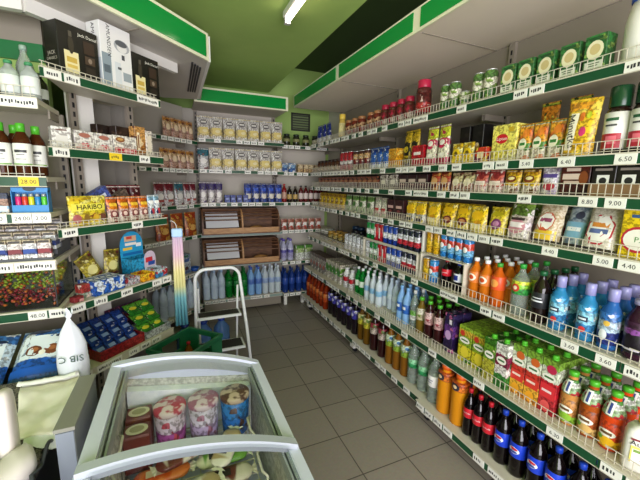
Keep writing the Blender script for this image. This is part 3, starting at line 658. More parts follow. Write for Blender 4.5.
rp('nuts', 'snack', .125, .2, .1, NUT, (('r', 0, .12, .45, .12, '#e8c23a'), ('o', 0, .46, .34, .26, '#c85a3a'), ('o', 0, .46, .31, .23, '#f0ebe0'), ('r', 0, .5, .22, .05, '#9a4a6a')), name='nut_bag')
rp('bluenut', 'snack', .1, .195, .09, noisy('#5a6a7a', '#a8b4bc', 40, .25), (('r', 0, .35, .42, .2, '#7fb0cc'), ('r', 0, .37, .3, .05, '#f0f2f2'), ('e', .1, .72, .2, .1, '#3a3f52')), name='nut_bag')
rp('seeds', 'snack', .135, .205, .1, SEED, (('o', 0, .4, .4, .36, '#b82a3a'), ('o', 0, .4, .36, .32, '#f2efe8'), ('r', 0, .5, .24, .05, '#d88a3a'), ('r', 0, .36, .26, .05, '#5a6a9a')), name='seed_bag')
rx('ytall', 'box', .12, .215, .07, printed([(0, '#f2d21c'), (.9, '#e8c41c')]), (('e', 0, .36, .46, .25, '#b82a3a'), ('e', 0, .36, .4, .2, '#f0ece0'), ('r', 0, .8, .25, .03, '#3a5a8a'), ('t', 0, .36, 0, ('P.', .14), '#3a8a3a')), name='cereal_box')
z = LV[4][0]
run(RF, z, .26, .95, 'ybag', 'small yellow brown snack bag on fourth shelf', rows=2)
run(RF, z, .96, 1.55, 'gwbag', 'green and white snack bag on fourth shelf', rows=2, pitch=.125, gapd=.015)
run(RF, z, 1.56, 1.76, 'whbag', 'pale bag with red strip on fourth shelf', pitch=.1)
run(RF, z, 1.77, 2.01, 'dkbr', 'dark brown wafer box on fourth shelf')
run(RF, z, 2.02, 2.25, 'yw', 'yellow snack bag with black and white base', rows=2, pitch=.115)
run(RF, z, 2.26, 2.4, 'yw2', 'all yellow snack bag right of the black based bags', rows=2, pitch=.14)
run(RF, z, 2.4, 2.66, 'ybrown', 'puffy yellow snack bag with brown disc', rows=2, pitch=.13, tilt=-.12, gapd=.025)
run(RF, z, 2.66, 2.78, 'yw2', 'yellow snack bag between brown disc and purple disc bags', rows=1, pitch=.12)
run(RF, z, 2.79, 2.91, 'ypurp', 'yellow snack bag with purple disc on fourth shelf', rows=2, tilt=-.1)
run(RF, z, 2.915, 3.045, 'gpink', 'green topped snack bag with pink picture', rows=2, tilt=-.1)
one(RF, z, 3.12, .085, 'nuts', 'clear nut bag with yellow base and white badge', tilt=-.2)
one(RF, z, 3.235, .12, 'bluenut', 'clear bag with pale blue label between nut bags', tilt=-.15)
one(RF, z, 3.357, .085, 'seeds', 'clear seed bag with red edged white octagon label', tilt=-.2)
one(RF, z, 3.5, .08, 'ytall', 'tall yellow box with round white badge at near end')
run(RF, z, 3.05, 3.5, 'whbag', 'plain pale bag standing behind the nut bags', d0=.24, pitch=.15)
# --- shelf 5: jars, cans, soda bottles
rj('goldjar', 'jar', .12, .05, mat('#8a6f30', .25), GOLD, printed([(0, '#7a6a48'), (.6, '#c2ad6a')], ('#3a3020', 26, .55)), name='pickle_jar')
rj('greyjar', 'jar', .11, .045, mat('#8f8c84', .25), mat('#c2c0b8', .35), mat('#5a5650', .4), name='pickle_jar')
rj('darkbig', 'jar', .2, .05, mat('#20242a', .2), mat('#1c3a5a', .35), mat('#3a3a44', .4), name='jar')
def skin(*cs): return printed([(k / len(cs), c) for k, c in enumerate(cs)], None, .22)
CANH = 1
for kk, cs in dict(canw=('#d0d2d4', '#eceef0', '#c8ccd2'), cang=('#1c7a3c', '#e2efe4', '#1f8a44'), canr=('#b81c2c', '#d8303a', '#b01a28'), canb=('#1c3a96', '#dfe4f0', '#1f46a8'), cand=('#23283a', '#c9323f', '#d9dce0', '#23283a'), cany=('#d8a81c', '#e6be2a', '#c8941c'), cansky=('#2a7ac2', '#7fc0e8', '#d84a3a', '#3a8ed0')).items():
    hh = .165 if kk not in ('cany', 'cansky') else .172
    rc(kk, 'can', hh, .033, skin(*cs), mk_ell([('#f0f0ee', 1)], .5, .3) if kk in ('cang', 'canb', 'cansky') else mk_rect([('#f0f0ee', 0, 0, .25, .8)]) if kk in ('canr',) else None, name='drink_can')
CLAB = mat('#c8202f', .35)
rb('cola5', 'bottle', .19, .033, COLA, RED, CLAB, (.42, .66), mark=mk_script('#f4f0ee', 'Coca-Cola', .36), nr=.34)
rb('dkblue5', 'bottle', .19, .033, COLA, BCAP, mat('#e2e4ee', .4), (.35, .64), mark=mk_rect([('#23308a', 0, 0, .5, .6)]), nr=.34)
rb('orange5', 'bottle', .255, .038, mat('#e07a1c', .12, 0, .25, 1.2), WCAP, mat('#e8823a', .4), (.4, .66), mark=mk_ell([('#f4ecdc', 1), ('#d8501c', .6)], .7, .7), nr=.34, waist=.06)
rb('orange6', 'bottle', .255, .038, mat('#d9641a', .12, 0, .25, 1.2), mat('#3f9a34', .35), mat('#e2552a', .4), (.4, .7), mark=mk_ell([('#f0a050', 1)], .6, .6), nr=.34)
rb('lemon5', 'bottle', .28, .045, GLASSC, mat('#2f9a3a', .35), printed([(0, '#3aa048'), (.45, '#8fd03a'), (.75, '#d8dc3a')]), (.42, .68), mark=mk_ell([('#c83a2a', 1), ('#f0e0c0', .5)], .45, .6), nr=.3)
rb('dkgreen5', 'bottle', .27, .04, mat('#1a0f0c', .12), mat('#1c5a34', .35), mat('#23242a', .4), (.3, .6), mark=mk_rect([('#d9dce2', 0, -.1, .7, .1), ('#d9dce2', .1, .3, .5, .06)]), nr=.36)
rb('kids', 'bottle', .268, .037, mat('#3fa0d8', .12, 0, .45, 1.2), LAV, printed([(0, '#3a8ac8'), (.4, '#8fd0ee'), (.8, '#4aa6dc')], ('#e9f4fa', 22, .6)), (.1, .62), mark=lambda b, r, zc, hz: (b.m(mat('#d83a3a', .4)).blob(cyl(r), .1 * r, zc - hz * .55, r * .35, hz * .2), b.m(mat('#23304a', .4)).blob(cyl(r), 0, zc + .15 * hz, r * .55, hz * .16, kind='r'), b.m(mat('#dfe9f0', .4)).blob(cyl(r + .0006), 0, zc + .15 * hz, r * .4, hz * .06, kind='r')), nr=.52, caph=.2, capr=1.05, sh=.6, neck=.78, ribs=4)
rb('kids2', 'bottle', .268, .037, mat('#3a78c8', .12, 0, .45, 1.2), LAV, printed([(0, '#2a3a8a'), (.4, '#b8d0e4'), (.75, '#3a78c8')], ('#e9e4fa', 22, .6)), (.1, .62), mark=lambda b, r, zc, hz: (b.m(mat('#e9eef2', .4)).blob(cyl(r), -.1 * r, zc - hz * .4, r * .4, hz * .35), b.m(mat('#d8b04a', .4)).blob(cyl(r + .0006), .15 * r, zc + .35 * hz, r * .3, hz * .18)), nr=.52, caph=.2, capr=1.05, sh=.6, neck=.78, ribs=4)
rb('purple5', 'bottle', .25, .044, mat('#2f1226', .15), mat('#b8b0d8', .3, 0, .3), printed([(0, '#1a1420'), (.62, '#8a4a9a'), (.78, '#3f1a3a')]), (.12, .64), mark=mk_rect([('#d0c8d8', 0, -.75, .6, .06)]), nr=.5, sh=.66)
z = LV[5][0]
run(RF, z, .3, .52, 'greyjar', 'grey lidded jar at far end of the fifth shelf', rows=2)
run(RF, z, .52, 1.03, 'goldjar', 'gold jar with brassy lid on the fifth shelf', rows=2)
run(RF, z, .75, .98, 'darkbig', 'large dark blue jar behind the gold jars', d0=.24)
run(RF, z, 1.05, 1.47, 'canw', 'silver white drink can left of the green can', pitch=.075, rows=2, d0=-.01)
rs = MB().m(CREAM).box(0, .785, 0, .24, .17, .177); rs.m(WIRE)
for s_ in (.002, .777): rs.box(s_, s_ + .006, .0, .24, 0, .17)
rs.m(WIRE).box(0, .785, 0, .004, .177, .19)
rs = rs.build('riser_shelf', None, RF.at(1.475, -.01, z + .0005), rotz=RF.th); tag(rs, 'white riser shelf carrying upper cans on fifth shelf', 'shelf')
def cans(lo, zz, d0, what):
    for k, (kk, s) in enumerate(lo):
        nm = {'canw': 'silver white', 'cang': 'green', 'canr': 'red', 'canb': 'blue', 'cand': 'navy and red striped', 'cany': 'golden yellow', 'cansky': 'sky blue'}[kk]
        same = [q for q in lo if q[0] == kk]; i = len(same) - same.index((kk, s))
        one(RF, zz, s, d0, kk, '%s drink can %s' % (nm, what) + (', %s from the near end' % ORD[i] if len(same) > 1 else ''), group='%s cans %s' % (nm, what) if len(same) > 1 else None)
seq = ['canw', 'cang', 'cang', 'canr', 'canr', 'canb', 'canb', 'canb', 'cand', 'cand', 'cand']
cans([(k, 1.52 + .069 * i) for i, k in enumerate(seq)], z, .03, 'in low row, shelf five')
cans([(k, 1.52 + .069 * i) for i, k in enumerate(['cang', 'cang', 'canr', 'canr', 'canb', 'canb', 'canb', 'cand', 'cand', 'cand', 'cand'])], z + .177, .035, 'on the riser shelf')
cans([('cany', 2.345), ('cansky', 2.412)], z, .02, 'standing left of the red labelled cola')
rs = MB().m(CREAM).box(0, .41, 0, .24, .195, .202); rs.m(WIRE)
for s_ in (.0, .404): rs.box(s_, s_ + .006, .0, .24, 0, .195)
rs = rs.build('riser_shelf', None, RF.at(2.295, -.01, z + .0005), rotz=RF.th); tag(rs, 'short white riser shelf under yellow and sky blue cans', 'shelf')
cans([('cany', 2.34), ('cany', 2.41), ('cansky', 2.48), ('cansky', 2.547), ('cansky', 2.614), ('cansky', 2.68)], z + .202, .04, 'on the short riser')
pb = MB().m(WHITE).box(2.275, 2.288, .012, .3, .0, .375).build('divider_panel'); pb.location = RF.at(0, 0, z + .0005); pb.rotation_euler.z = RF.th; tag(pb, 'upright white divider between striped cans and yellow cans', 'divider')
run(RF, z, 2.48, 2.56, 'cola5', 'cola bottle with red label and red cap on fifth shelf', rows=1, d0=-.0)
run(RF, z, 2.56, 2.692, 'dkblue5', 'dark soda bottle with white and blue label', rows=1, d0=-.0, pitch=.078)
0 and run(RF, z, 2.73, 2.81, 'dkblue5', 'dark blue capped bottle behind the front soda row', rows=3, d0=.1, pitch=.08)
run(RF, z, 2.715, 2.87, 'orange5', 'orange soda bottle with white cap', rows=4, d0=0, pitch=.07)
run(RF, z, 2.875, 2.955, 'orange6', 'deep orange soda bottle with green cap', rows=1, d0=0)
run(RF, z, 2.875, 2.96, 'orange5', 'white capped orange bottle behind deep orange one', rows=3, d0=.085, pitch=.09)
run(RF, z, 3.0, 3.09, 'lemon5', 'clear soda bottle with green and yellow label', rows=3, d0=0)
run(RF, z, 3.115, 3.2, 'dkgreen5', 'dark brown bottle with dark green cap', rows=4, d0=0, pitch=.09)
run(RF, z, 3.21, 3.29, 'kids', 'light blue ribbed bottle with lavender cap beside brown bottle', rows=3, d0=0)
run(RF, z, 3.335, 3.415, 'kids', 'light blue ribbed bottle with lavender cap beside darker twin', rows=3, d0=0)
run(RF, z, 3.418, 3.498, 'kids2', 'darker blue ribbed drink bottle with lavender cap', rows=3, d0=0)
run(RF, z, 3.5, 3.6, 'purple5', 'purple drink bottle with black label at shelf end', rows=2, d0=0)
# --- shelf 6
rx('cartg', 'carton', .085, .22, .07, printed([(0, '#cfc8b8'), (.4, '#6aa03a'), (.8, '#d6cfbc')], ('#e9e6dc', 20, .6)), (('e', 0, .55, .35, .15, '#3f8a2c'),), name='milk_carton')
rx('cartgr', 'carton', .085, .215, .07, printed([(0, '#8f8a84'), (.5, '#b0a89c'), (.8, '#6a5a50')], ('#cfcabf', 20, .6)), (('r', 0, .4, .3, .1, '#b05a4a'),), name='milk_carton')
rb('cuprw', 'bottle', .22, .042, mat('#e4e4e4', .3), mat('#d8d8d6', .4), printed([(0, '#e6e6e6'), (.45, '#c2202f'), (.8, '#e6e6e6')]), (.05, .7), nr=.5, name='bottle')
rb('green6', 'bottle', .29, .036, GRNB, WCAP, mat('#d6e6d4', .4), (.35, .55))
rb('water6', 'bottle', .29, .034, WATER, WCAP, mat('#8fc3e6', .4, 0, .3), (.35, .52), ribs=5)
rb('waterl6', 'bottle', .29, .034, WATERL, mat('#c8dcee', .35), mat('#d8e6f0', .4), (.35, .5), ribs=5)
rb('blue6', 'bottle', .3, .038, WATERB, mat('#7fb4e6', .3), mat('#2a62b8', .4), (.3, .55), mark=mk_rect([('#e8eef4', 0, .2, .5, .3)]))
rb('clear6', 'bottle', .31, .034, GLASSC, mat('#c8ccc8', .35), printed([(0, '#e4e8e0'), (.5, '#6fae4a')]), (.25, .48))
rb('amber6', 'bottle', .28, .036, mat('#7a6224', .12, 0, .2, 1.2), GCAP, printed([(0, '#cfc8a0'), (.5, '#e6e2cc')], ('#7a9a3a', 24, .58)), (.38, .7), nr=.4)
rb('cherry6', 'bottle', .28, .036, mat('#2f0e10', .12), GCAP, printed([(0, '#c89a9a'), (.5, '#e0bcb8')], ('#a83a4a', 24, .6)), (.38, .7), nr=.4)
rx('purp6', 'carton', .075, .27, .075, printed([(0, '#2a1a4a'), (.4, '#6a3a8a'), (.7, '#2f2450')], ('#c86a9a', 20, .62)), (('e', 0, .45, .35, .12, '#c8a0d0'), ('r', .2, .8, .15, .06, '#e0d8e0')), cap=mat('#2a2430', .4), name='juice_carton')
CL = (('e', 0, .62, .4, .085, '#f0ece0'), ('r', 0, .62, .26, .02, '#3a6a3a'))
rx('lime6', 'carton', .098, .235, .08, printed([(0, '#d8cc2a'), (.45, '#8fae2a'), (.75, '#d8b43a'), (.9, '#9fc23a')], ('#4f8a2a', 14, .62)), (('e', .05, .3, .3, .16, '#e6d23a'), ('e', -.2, .8, .18, .08, '#c83a2a')) + CL, name='juice_carton')
rx('green6c', 'carton', .075, .255, .075, printed([(0, '#b8b43a'), (.5, '#6a9a2a'), (.85, '#3f7a24')], ('#e4dcae', 18, .62)), CL, cap=GCAP, capz=.1, name='juice_carton')
rx('beet6', 'carton', .075, .26, .075, printed([(0, '#3f8a3a'), (.3, '#e6e0da'), (.5, '#8a2a4a'), (.75, '#e6e6dc')], ('#2f6a2c', 18, .62)), CL, cap=GCAP, capz=.1, name='juice_carton')
def juice(c1, c2, fr): return printed([(0, c1), (.1, fr), (.36, c2), (.62, '#d9e0c8'), (.86, '#7fa83a')], ('#f0e4c0', 10, .68))
rx('red6', 'carton', .078, .28, .08, juice('#e0902a', '#cf3a2c', '#f0b43a'), (('e', -.05, .14, .3, .1, '#f2a82a'), ('r', 0, .4, .46, .1, '#d23a2e'), ('r', -.05, .42, .3, .022, '#f4d6c8'), ('e', .1, .82, .3, .08, '#c8622a')) + (('e', 0, .68, .42, .07, '#f0ece0'), ('r', 0, .68, .28, .018, '#3a6a3a')), cap=GCAP, capz=.12, name='juice_carton')
rx('red6b', 'carton', .078, .28, .08, juice('#b01c2c', '#c8202f', '#c8303a'), (('e', -.05, .14, .3, .1, '#e85a5a'), ('r', 0, .42, .46, .13, '#d8323a'), ('r', -.05, .42, .3, .022, '#f4d6d8'), ('e', .1, .84, .3, .08, '#b82a4a')) + (('e', 0, .68, .42, .07, '#f0ece0'), ('r', 0, .68, .28, .018, '#3a6a3a')), cap=GCAP, capz=.12, name='juice_carton')
def mk_juice(fr):
    def g(b, r, zc, hz):
        b.m(mat('#f0eee2', .4)).blob(cyl(r), 0, zc + .1 * hz, r * .75, hz * .3); b.m(mat('#6a4a2a', .4)).blob(cyl(r + .0006), 0, zc + .12 * hz, r * .5, hz * .1, kind='r')
        b.m(mat(fr, .4)).blob(cyl(r + .0008), .15 * r, zc - .5 * hz, r * .6, hz * .35); b.m(mat('#6fae3a', .4)).blob(cyl(r + .0009), -.45 * r, zc - .3 * hz, r * .25, hz * .18)
    return g
for kk, c, l in (('juicea', '#c88a4a', '#8fbf3a'), ('juiceb', '#a8501c', '#d8b06a'), ('juicec', '#d8481c', '#f0b81c')):
    rb(kk, 'bottle', .265, .04, mat(c, .15, 0, .1, 1.2), GCAP, printed([(0, l), (.3, c)], ('#f0e6d0', 16, .66)), (.06, .5), mark=mk_juice(l), nr=.44, sh=.62, capr=1.15, waist=.04, name='juice_bottle', lab2=(.6, .86, printed([(0, '#8fae7a'), (.5, '#d8dcd0'), (.8, '#4f8a3a')], ('#b8303a', 34, .6))))
z = LV[6][0]
run(RF, z, .12, .62, 'cartgr', 'grey brown carton at far end of sixth shelf', rows=2)
run(RF, z, .64, 1.03, 'cartg', 'green and white carton on sixth shelf', rows=3)
run(RF, z, 1.05, 1.3, 'cuprw', 'white bottle with red band on sixth shelf', rows=2, pitch=.1)
run(RF, z, 1.32, 1.5, 'green6', 'green mineral water bottle with white cap', rows=3, pitch=.085)
run(RF, z, 1.5, 1.79, 'water6', 'clear water bottle with white cap on sixth shelf', rows=4, pitch=.08)
run(RF, z, 1.79, 2.03, 'waterl6', 'pale blue water bottle with grey cap on sixth shelf', rows=4, d0=.1, pitch=.08)
run(RF, z, 2.03, 2.19, 'blue6', 'bright blue water bottle on sixth shelf', rows=3, pitch=.08)
run(RF, z, 2.2, 2.275, 'clear6', 'slim clear bottle with green and white label', rows=2)
run(RF, z, 2.28, 2.36, 'amber6', 'olive bottle with green cap on sixth shelf', rows=4)
run(RF, z, 2.365, 2.55, 'cherry6', 'dark cherry bottle with green cap', rows=4, pitch=.088)
run(RF, z, 2.59, 2.67, 'purp6', 'purple juice carton beside the green cartons', rows=2)
run(RF, z, 2.71, 2.925, 'lime6', 'yellow green juice carton with white arch badge', rows=4, pitch=.105)
one(RF, z, 2.97, -.01, 'green6c', 'slim green juice carton with green cap', )
one(RF, z, 3.048, -.01, 'beet6', 'slim white and beet red juice carton with green cap')
run(RF, z, 2.93, 3.09, 'green6c', 'green topped carton behind the slim cartons', rows=3, d0=.095, pitch=.083)
run(RF, z, 3.087, 3.245, 'red6', 'orange and red juice carton with green cap', rows=4, pitch=.08)
run(RF, z, 3.245, 3.325, 'red6b', 'deep red juice carton with green cap', rows=3)
run(RF, z, 3.327, 3.409, 'juicea', 'light brown juice bottle with green cap', rows=3)
run(RF, z, 3.41, 3.492, 'juiceb', 'brown juice bottle with green cap', rows=3)
run(RF, z, 3.492, 3.576, 'juicec', 'bright orange juice bottle with green cap', rows=3)
# white jug at the near end
def jug():
    w, d, h = .11, .075, .2
    b = MB().m(mat('#e9e6de', .3)); P = []
    for zz, q in ((0, .9), (.008, 1), (h * .72, 1), (h * .84, .9), (h * .93, .6), (h * .96, .32), (h, .3)): P.append((q * .5, zz))
    b.lathe(P, 24, sq=4); b.v = [(x * w, y * d * (1 if zz < h * .9 else 1.6), zz) for x, y, zz in b.v]
    o = b.build('bleach_bottle'); MB().m(YEL).lathe([(.024, h), (.024, h + .03), (.02, h + .036), (0, h + .036)], 16).build('cap', o)
    l = MB(); f0 = lambda x, z: -d * .5 * .985 - .002; f1 = lambda x, z: f0(x, z) - .0006
    l.m(mat('#e8d26a', .4)).blob(f0, .004, .075, .04, .035, kind='r'); l.m(mat('#f2f0ea', .4)).blob(f1, .004, .07, .035, .03, kind='r')
    l.m(mat('#7a9a4a', .4)).blob(lambda x, z: f1(x, z) - .0006, 0, .092, .028, .006, kind='r'); l.m(mat('#c85a7a', .4)).blob(lambda x, z: f1(x, z) - .0007, .01, .058, .015, .012)
    l.m(mat('#7a2230', .4)).blob(f0, -.005, .138, .034, .004, kind='r'); l.m(mat('#23242a', .4)).text('Audsci', .03, f0, 0, .122)
    l.build('label', o)
    return o
BUILD['jug'] = jug; CATS['jug'] = 'bottle'; DIM['jug'] = (.11, .075)
one(RF, z, 3.645, .0, 'jug', 'white bleach bottle with yellow cap at near shelf end', rot=.5)
# --- shelf 7 (deck)
rb('redam', 'bottle', .32, .045, mat('#8a2f14', .12, 0, .2, 1.2), mat('#3a1a14', .4), printed([(0, '#b8481c'), (.5, '#d87a3a')]), (.3, .6))
rb('purp7', 'bottle', .34, .045, mat('#160c14', .12), mat('#3a2f8a', .35), printed([(0, '#3f3aa0'), (.6, '#6a66c0')], ('#d8d6ee', 24, .62)), (.48, .74), nr=.34, mark=mk_ell([('#cfd0ea', 1)], .5, .4))
rb('yg7', 'bottle', .34, .042, mat('#6a4a14', .12, 0, .2, 1.2), mat('#c8c43a', .35), printed([(0, '#c9c23a'), (.6, '#e2dca0')], ('#6a8a2a', 24, .6)), (.48, .76), nr=.36)
rb('dkred7', 'bottle', .34, .042, mat('#2a0c0e', .12), mat('#c9c0b8', .35), printed([(0, '#cdbdb0'), (.6, '#a83a4a')], ('#6a7a3a', 24, .6)), (.48, .76), nr=.36)
rb('amb7', 'bottle', .34, .044, mat('#8a5a1c', .12, 0, .25, 1.2), mat('#c6d2b8', .35), printed([(0, '#8fb03a'), (.5, '#cfe0c0')], ('#4a8ac0', 24, .62)), (.48, .76), nr=.36)
rb('clr7', 'bottle', .34, .044, GLASSC, mat('#d0d6d0', .35), printed([(0, '#2f9a5a'), (.5, '#8fd0a0')]), (.38, .58), nr=.34)
rb('clrw7', 'bottle', .36, .046, GLASSC, mat('#d8d8d6', .35), mat('#eceae6', .4), (.34, .56), nr=.32, mark=mk_rect([('#8a8aa0', 0, .2, .5, .1), ('#8a8aa0', 0, -.2, .4, .08)]))
rb('oj7', 'bottle', .335, .053, mat('#e0921c', .15, 0, .2, 1.2), mat('#e0601c', .35), printed([(0, '#e07a2a'), (.6, '#c85a1c')]), (.7, .86), nr=.5, sh=.66, neck=.9, mark=mk_ell([('#1c2a3a', 1), ('#e8c89a', .5)], .55, .9))
rb('cola7', 'bottle', .3, .0345, COLA, RED, CLAB, (.4, .6), mark=mk_script('#f4f0ee', 'Coca-Cola', .36), nr=.32, waist=.08)
rb('pepsi7', 'bottle', .31, .041, COLA, BCAP, mat('#1c3fc8', .3), (.36, .62), mark=mk_roundel, nr=.3)
z = LV[7][0]
run(RF, z, .12, .76, 'redam', 'red amber bottle at far end of the bottom shelf', d0=-.08, rows=2, pitch=.1)
run(RF, z, .8, 1.49, 'purp7', 'dark bottle with violet label on bottom shelf', d0=-.08, rows=2, pitch=.11)
run(RF, z, 1.5, 1.72, 'yg7', 'amber bottle with yellow green label on bottom shelf', d0=-.08, rows=2)
run(RF, z, 1.72, 1.98, 'dkred7', 'dark red bottle with cream and crimson label', d0=-.08, rows=2)
run(RF, z, 1.98, 2.28, 'amb7', 'amber bottle with pale green label on bottom shelf', d0=-.08, rows=2, pitch=.1)
run(RF, z, 2.28, 2.5, 'clr7', 'clear bottle with green label on bottom shelf', d0=-.08, rows=2, pitch=.105)
one(RF, z, 2.575, -.05, 'clrw7', 'clear bottle with white label beside the orange juice')
run(RF, z, 2.62, 2.87, 'oj7', 'large orange juice bottle on bottom shelf', d0=-.11, rows=2, pitch=.12)
run(RF, z, 2.865, 3.075, 'cola7', 'cola bottle with red cap on bottom shelf', d0=-.11, rows=2, pitch=.07)
run(RF, z, 3.075, 3.92, 'pepsi7', 'cola bottle with blue label and blue cap', d0=-.11, rows=2, pitch=.088)
# ================================================================== angled rack beside the till
def gift_black():
    w, h, d = .2, .25, .1
    return carton('gift_box', 'box', w, h, d, mat('#15130f', .35), (('r', -.2, .3, .17, .2, '#e8dca6'), ('r', -.2, .34, .12, .05, '#c9a84a'), ('r', -.2, .22, .12, .03, '#d6b85a'), ('e', -.2, .62, .07, .17, '#3a3328'), ('r', -.2, .82, .04, .05, '#5a5448'),
        ('r', .25, .66, .14, .12, '#3a2a20'), ('r', .25, .42, .13, .08, '#4a3a2c'), ('r', .25, .22, .13, .07, '#2c241c'), ('e', .25, .42, .05, .05, '#8a7a6a'), ('t', .25, .86, 0, ("Jack Daniel's", .085), '#ece8dc')),
        side=(('t', 0, .42, 0, ('JACK', .1), '#b8b2a4'), ('t', 0, .32, 0, ("DANIEL'S", .075), '#b8b2a4')))()
BUILD['gift'] = gift_black; CATS['gift'] = 'gift box'; DIM['gift'] = (.2, .1)
def gift_white():
    w, h, d = .185, .335, .1
    o = carton('gift_box', 'box', w, h, d, mat('#e9e8e6', .4), (('r', -.34, .28, .14, .26, '#8a98a2'), ('r', -.34, .3, .1, .06, '#5a6670'), ('e', .18, .72, .26, .1, '#a9acb0'), ('e', .18, .7, .17, .08, '#e2e0de'), ('e', .16, .76, .2, .05, '#55585e'), ('r', .2, .55, .05, .04, '#4a4c52'), ('r', 0, .25, .1, .2, '#d6dadd'), ('r', .3, .25, .14, .07, '#9aa4aa'), ('r', .05, .36, .06, .02, '#55585e')))()
    l = MB().m(mat('#1b1b1e', .4)); l.text('AMUNDSEN', .03, lambda x, z: -d / 2 - .0009, -.24 * w, .74 * h, -pi / 2)
    nb = len(l.v); l.text('AMUNDSEN', .034, lambda x, z: 0, 0, .7 * h, -pi / 2); l.v[nb:] = [(-w / 2 - .0009, -x, z) for x, y, z in l.v[nb:]]
    l.m(mat('#c3ccd2', .4)); nb = len(l.v); l.blob(lambda x, z: 0, 0, .25 * h, .05, .2 * h, kind='r'); l.v[nb:] = [(-w / 2 - .0006, -x, z) for x, y, z in l.v[nb:]]
    l.build('lettering', o)
    return o
BUILD['giftw'] = gift_white; CATS['giftw'] = 'gift box'; DIM['giftw'] = (.185, .1)
z = 2.15
one(AF, z, .215, .09, 'gift', 'black whisky gift box with cream label left of white gift box', )
one(AF, z, .42, .085, 'giftw', 'tall white gift box with black vertical lettering between black ones')
one(AF, z, .62, .10, 'gift', 'black whisky gift box with cream label right of white gift box')
# pralines
rx('praline', 'box', .1, .1, .06, printed([(0, '#e9e4dc')]), (('r', 0, .28, .36, .05, '#d8c4bc'), ('e', 0, .78, .3, .12, '#a86a5a'), ('r', 0, .15, .5, .03, '#c8404a'), ('e', .1, .3, .12, .1, '#c23a4a'), ('e', -.1, .33, .12, .06, '#d86a74')), name='praline_box')
rx('pralinew', 'box', .08, .105, .06, printed([(0, '#e6e3dd')]), (('r', 0, .85, .28, .03, '#6a4a44'), ('r', 0, .4, .3, .2, '#d3cfc8')), name='praline_box')
rx('praline2', 'box', .15, .105, .05, printed([(0, '#ece6da')]), (('e', -.22, .78, .2, .14, '#8a5a34'), ('e', -.22, .8, .12, .07, '#c89a5a'), ('r', 0, .2, .46, .15, '#c02838'), ('t', .08, .52, 0, ('TRUFLE', .2), '#6a4a3a'), ('r', .1, .2, .2, .05, '#e8b0b0')), name='praline_box')
rx('darkch', 'box', .1, .17, .05, printed([(0, '#2a1c16')], ('#4a352a', 16, .58)), (('r', 0, .6, .3, .1, '#5a4436'),), name='chocolate_box')
rx('orch', 'box', .075, .18, .05, printed([(0, '#b87a3a'), (.5, '#d8a05a')], ('#6a3a1c', 18, .6), blob2=('#ead0a0', 20, .64)), (('r', -.2, .5, .12, .3, '#f0e2c0'), ('r', -.2, .5, .06, .22, '#8a4a1c')), name='chocolate_box')
rx('whch', 'box', .05, .165, .05, printed([(0, '#e6ddcf')]), (('r', 0, .5, .3, .3, '#dfd2bc'),), name='chocolate_box')
z = 1.8
one(AF, z, .1, .07, 'pralinew', 'plain white carton at left end of the praline shelf', rot=-.35)
one(AF, z, .2, .07, 'praline', 'white praline box with red bow, left of its twin')
one(AF, z, .305, .07, 'praline', 'white praline box with red bow, right of its twin')
one(AF, z, .44, .07, 'praline2', 'wide cream truffle box with red lower band')
one(AF, z, .41, .2, 'darkch', 'dark brown chocolate box behind the white praline boxes', rot=.1)
one(AF, z, .49, .15, 'darkch', 'dark brown chocolate box beside the upright orange box', rot=.1)
one(AF, z, .57, .1, 'orch', 'upright orange brown chocolate box with cream strip')
one(AF, z, .635, .1, 'whch', 'narrow pale box at right end of praline shelf')
# jelly sweets
rp('haribo', 'sweets', .2, .155, .05, printed([(0, '#ddc23a'), (.45, '#e6cf2a'), (.9, '#d8b41c')], ('#f2e67a', 18, .58), blob2=('#a8642a', 26, .66)), (('r', 0, .62, .44, .12, '#f0e458'), ('t', 0, .62, 0, ('HARIBO', .24), '#1c1a18'), ('e', -.35, .25, .1, .15, '#a85a5a'), ('e', -.12, .25, .08, .14, '#8a6a2a'), ('e', .12, .25, .08, .14, '#c8a02a'), ('e', .33, .25, .1, .14, '#7a4a3a')), name='jelly_bag')
rp('orjelly', 'sweets', .068, .145, .04, printed([(0, '#cdb9a8'), (.4, '#d8b0a0'), (.55, '#ec8a1c'), (.85, '#e8701c')], ('#8a3a2a', 22, .62)), (('e', 0, .3, .36, .17, '#7a3a3a'), ('e', 0, .33, .2, .09, '#e6c8b8'), ('r', 0, .7, .35, .06, '#f2c23a')), name='jelly_bag')
rp('bluejelly', 'sweets', .075, .15, .04, printed([(0, '#c8d4da'), (.45, '#dfe8ea'), (.8, '#8fbcd4')], ('#2a3a6a', 22, .64)), (('e', .1, .3, .3, .15, '#b83a44'), ('e', -.2, .25, .15, .12, '#1c2450'), ('r', 0, .7, .36, .07, '#f4f4f0')), name='jelly_bag')
rx('bluetilt', 'box', .12, .17, .045, printed([(0, '#4a5aa0')], ('#6f80c0', 10, .58)), (('r', -.05, .5, .3, .3, '#8fa0d8'), ('r', .1, .75, .2, .06, '#d8dcf0')), name='chocolate_box')
rx('browntilt', 'box', .1, .16, .04, printed([(0, '#6a5a50')], ('#3a3028', 12, .55)), (('r', 0, .5, .3, .2, '#b0a898'),), name='chocolate_box')
rp('dkredbag', 'sweets', .11, .21, .06, printed([(0, '#d8ccc4'), (.45, '#8a2430'), (.75, '#5a1420')], ('#e6dcd4', 20, .62)), (('e', 0, .35, .33, .14, '#e8dfd4'), ('r', 0, .36, .2, .04, '#8a3a3a')), name='sweet_bag')
z = 1.41
one(AF, z, .185, .05, 'haribo', 'wide yellow jelly bag with black lettering')
run(AF, z, .29, .565, 'orjelly', 'orange and white jelly bag beside yellow bag', end='left', d0=.03, pitch=.069, group='orange jelly bags')
run(AF, z, .565, .655, 'bluejelly', 'pale blue jelly bag right of the orange ones', end='left', d0=.03, pitch=.046)
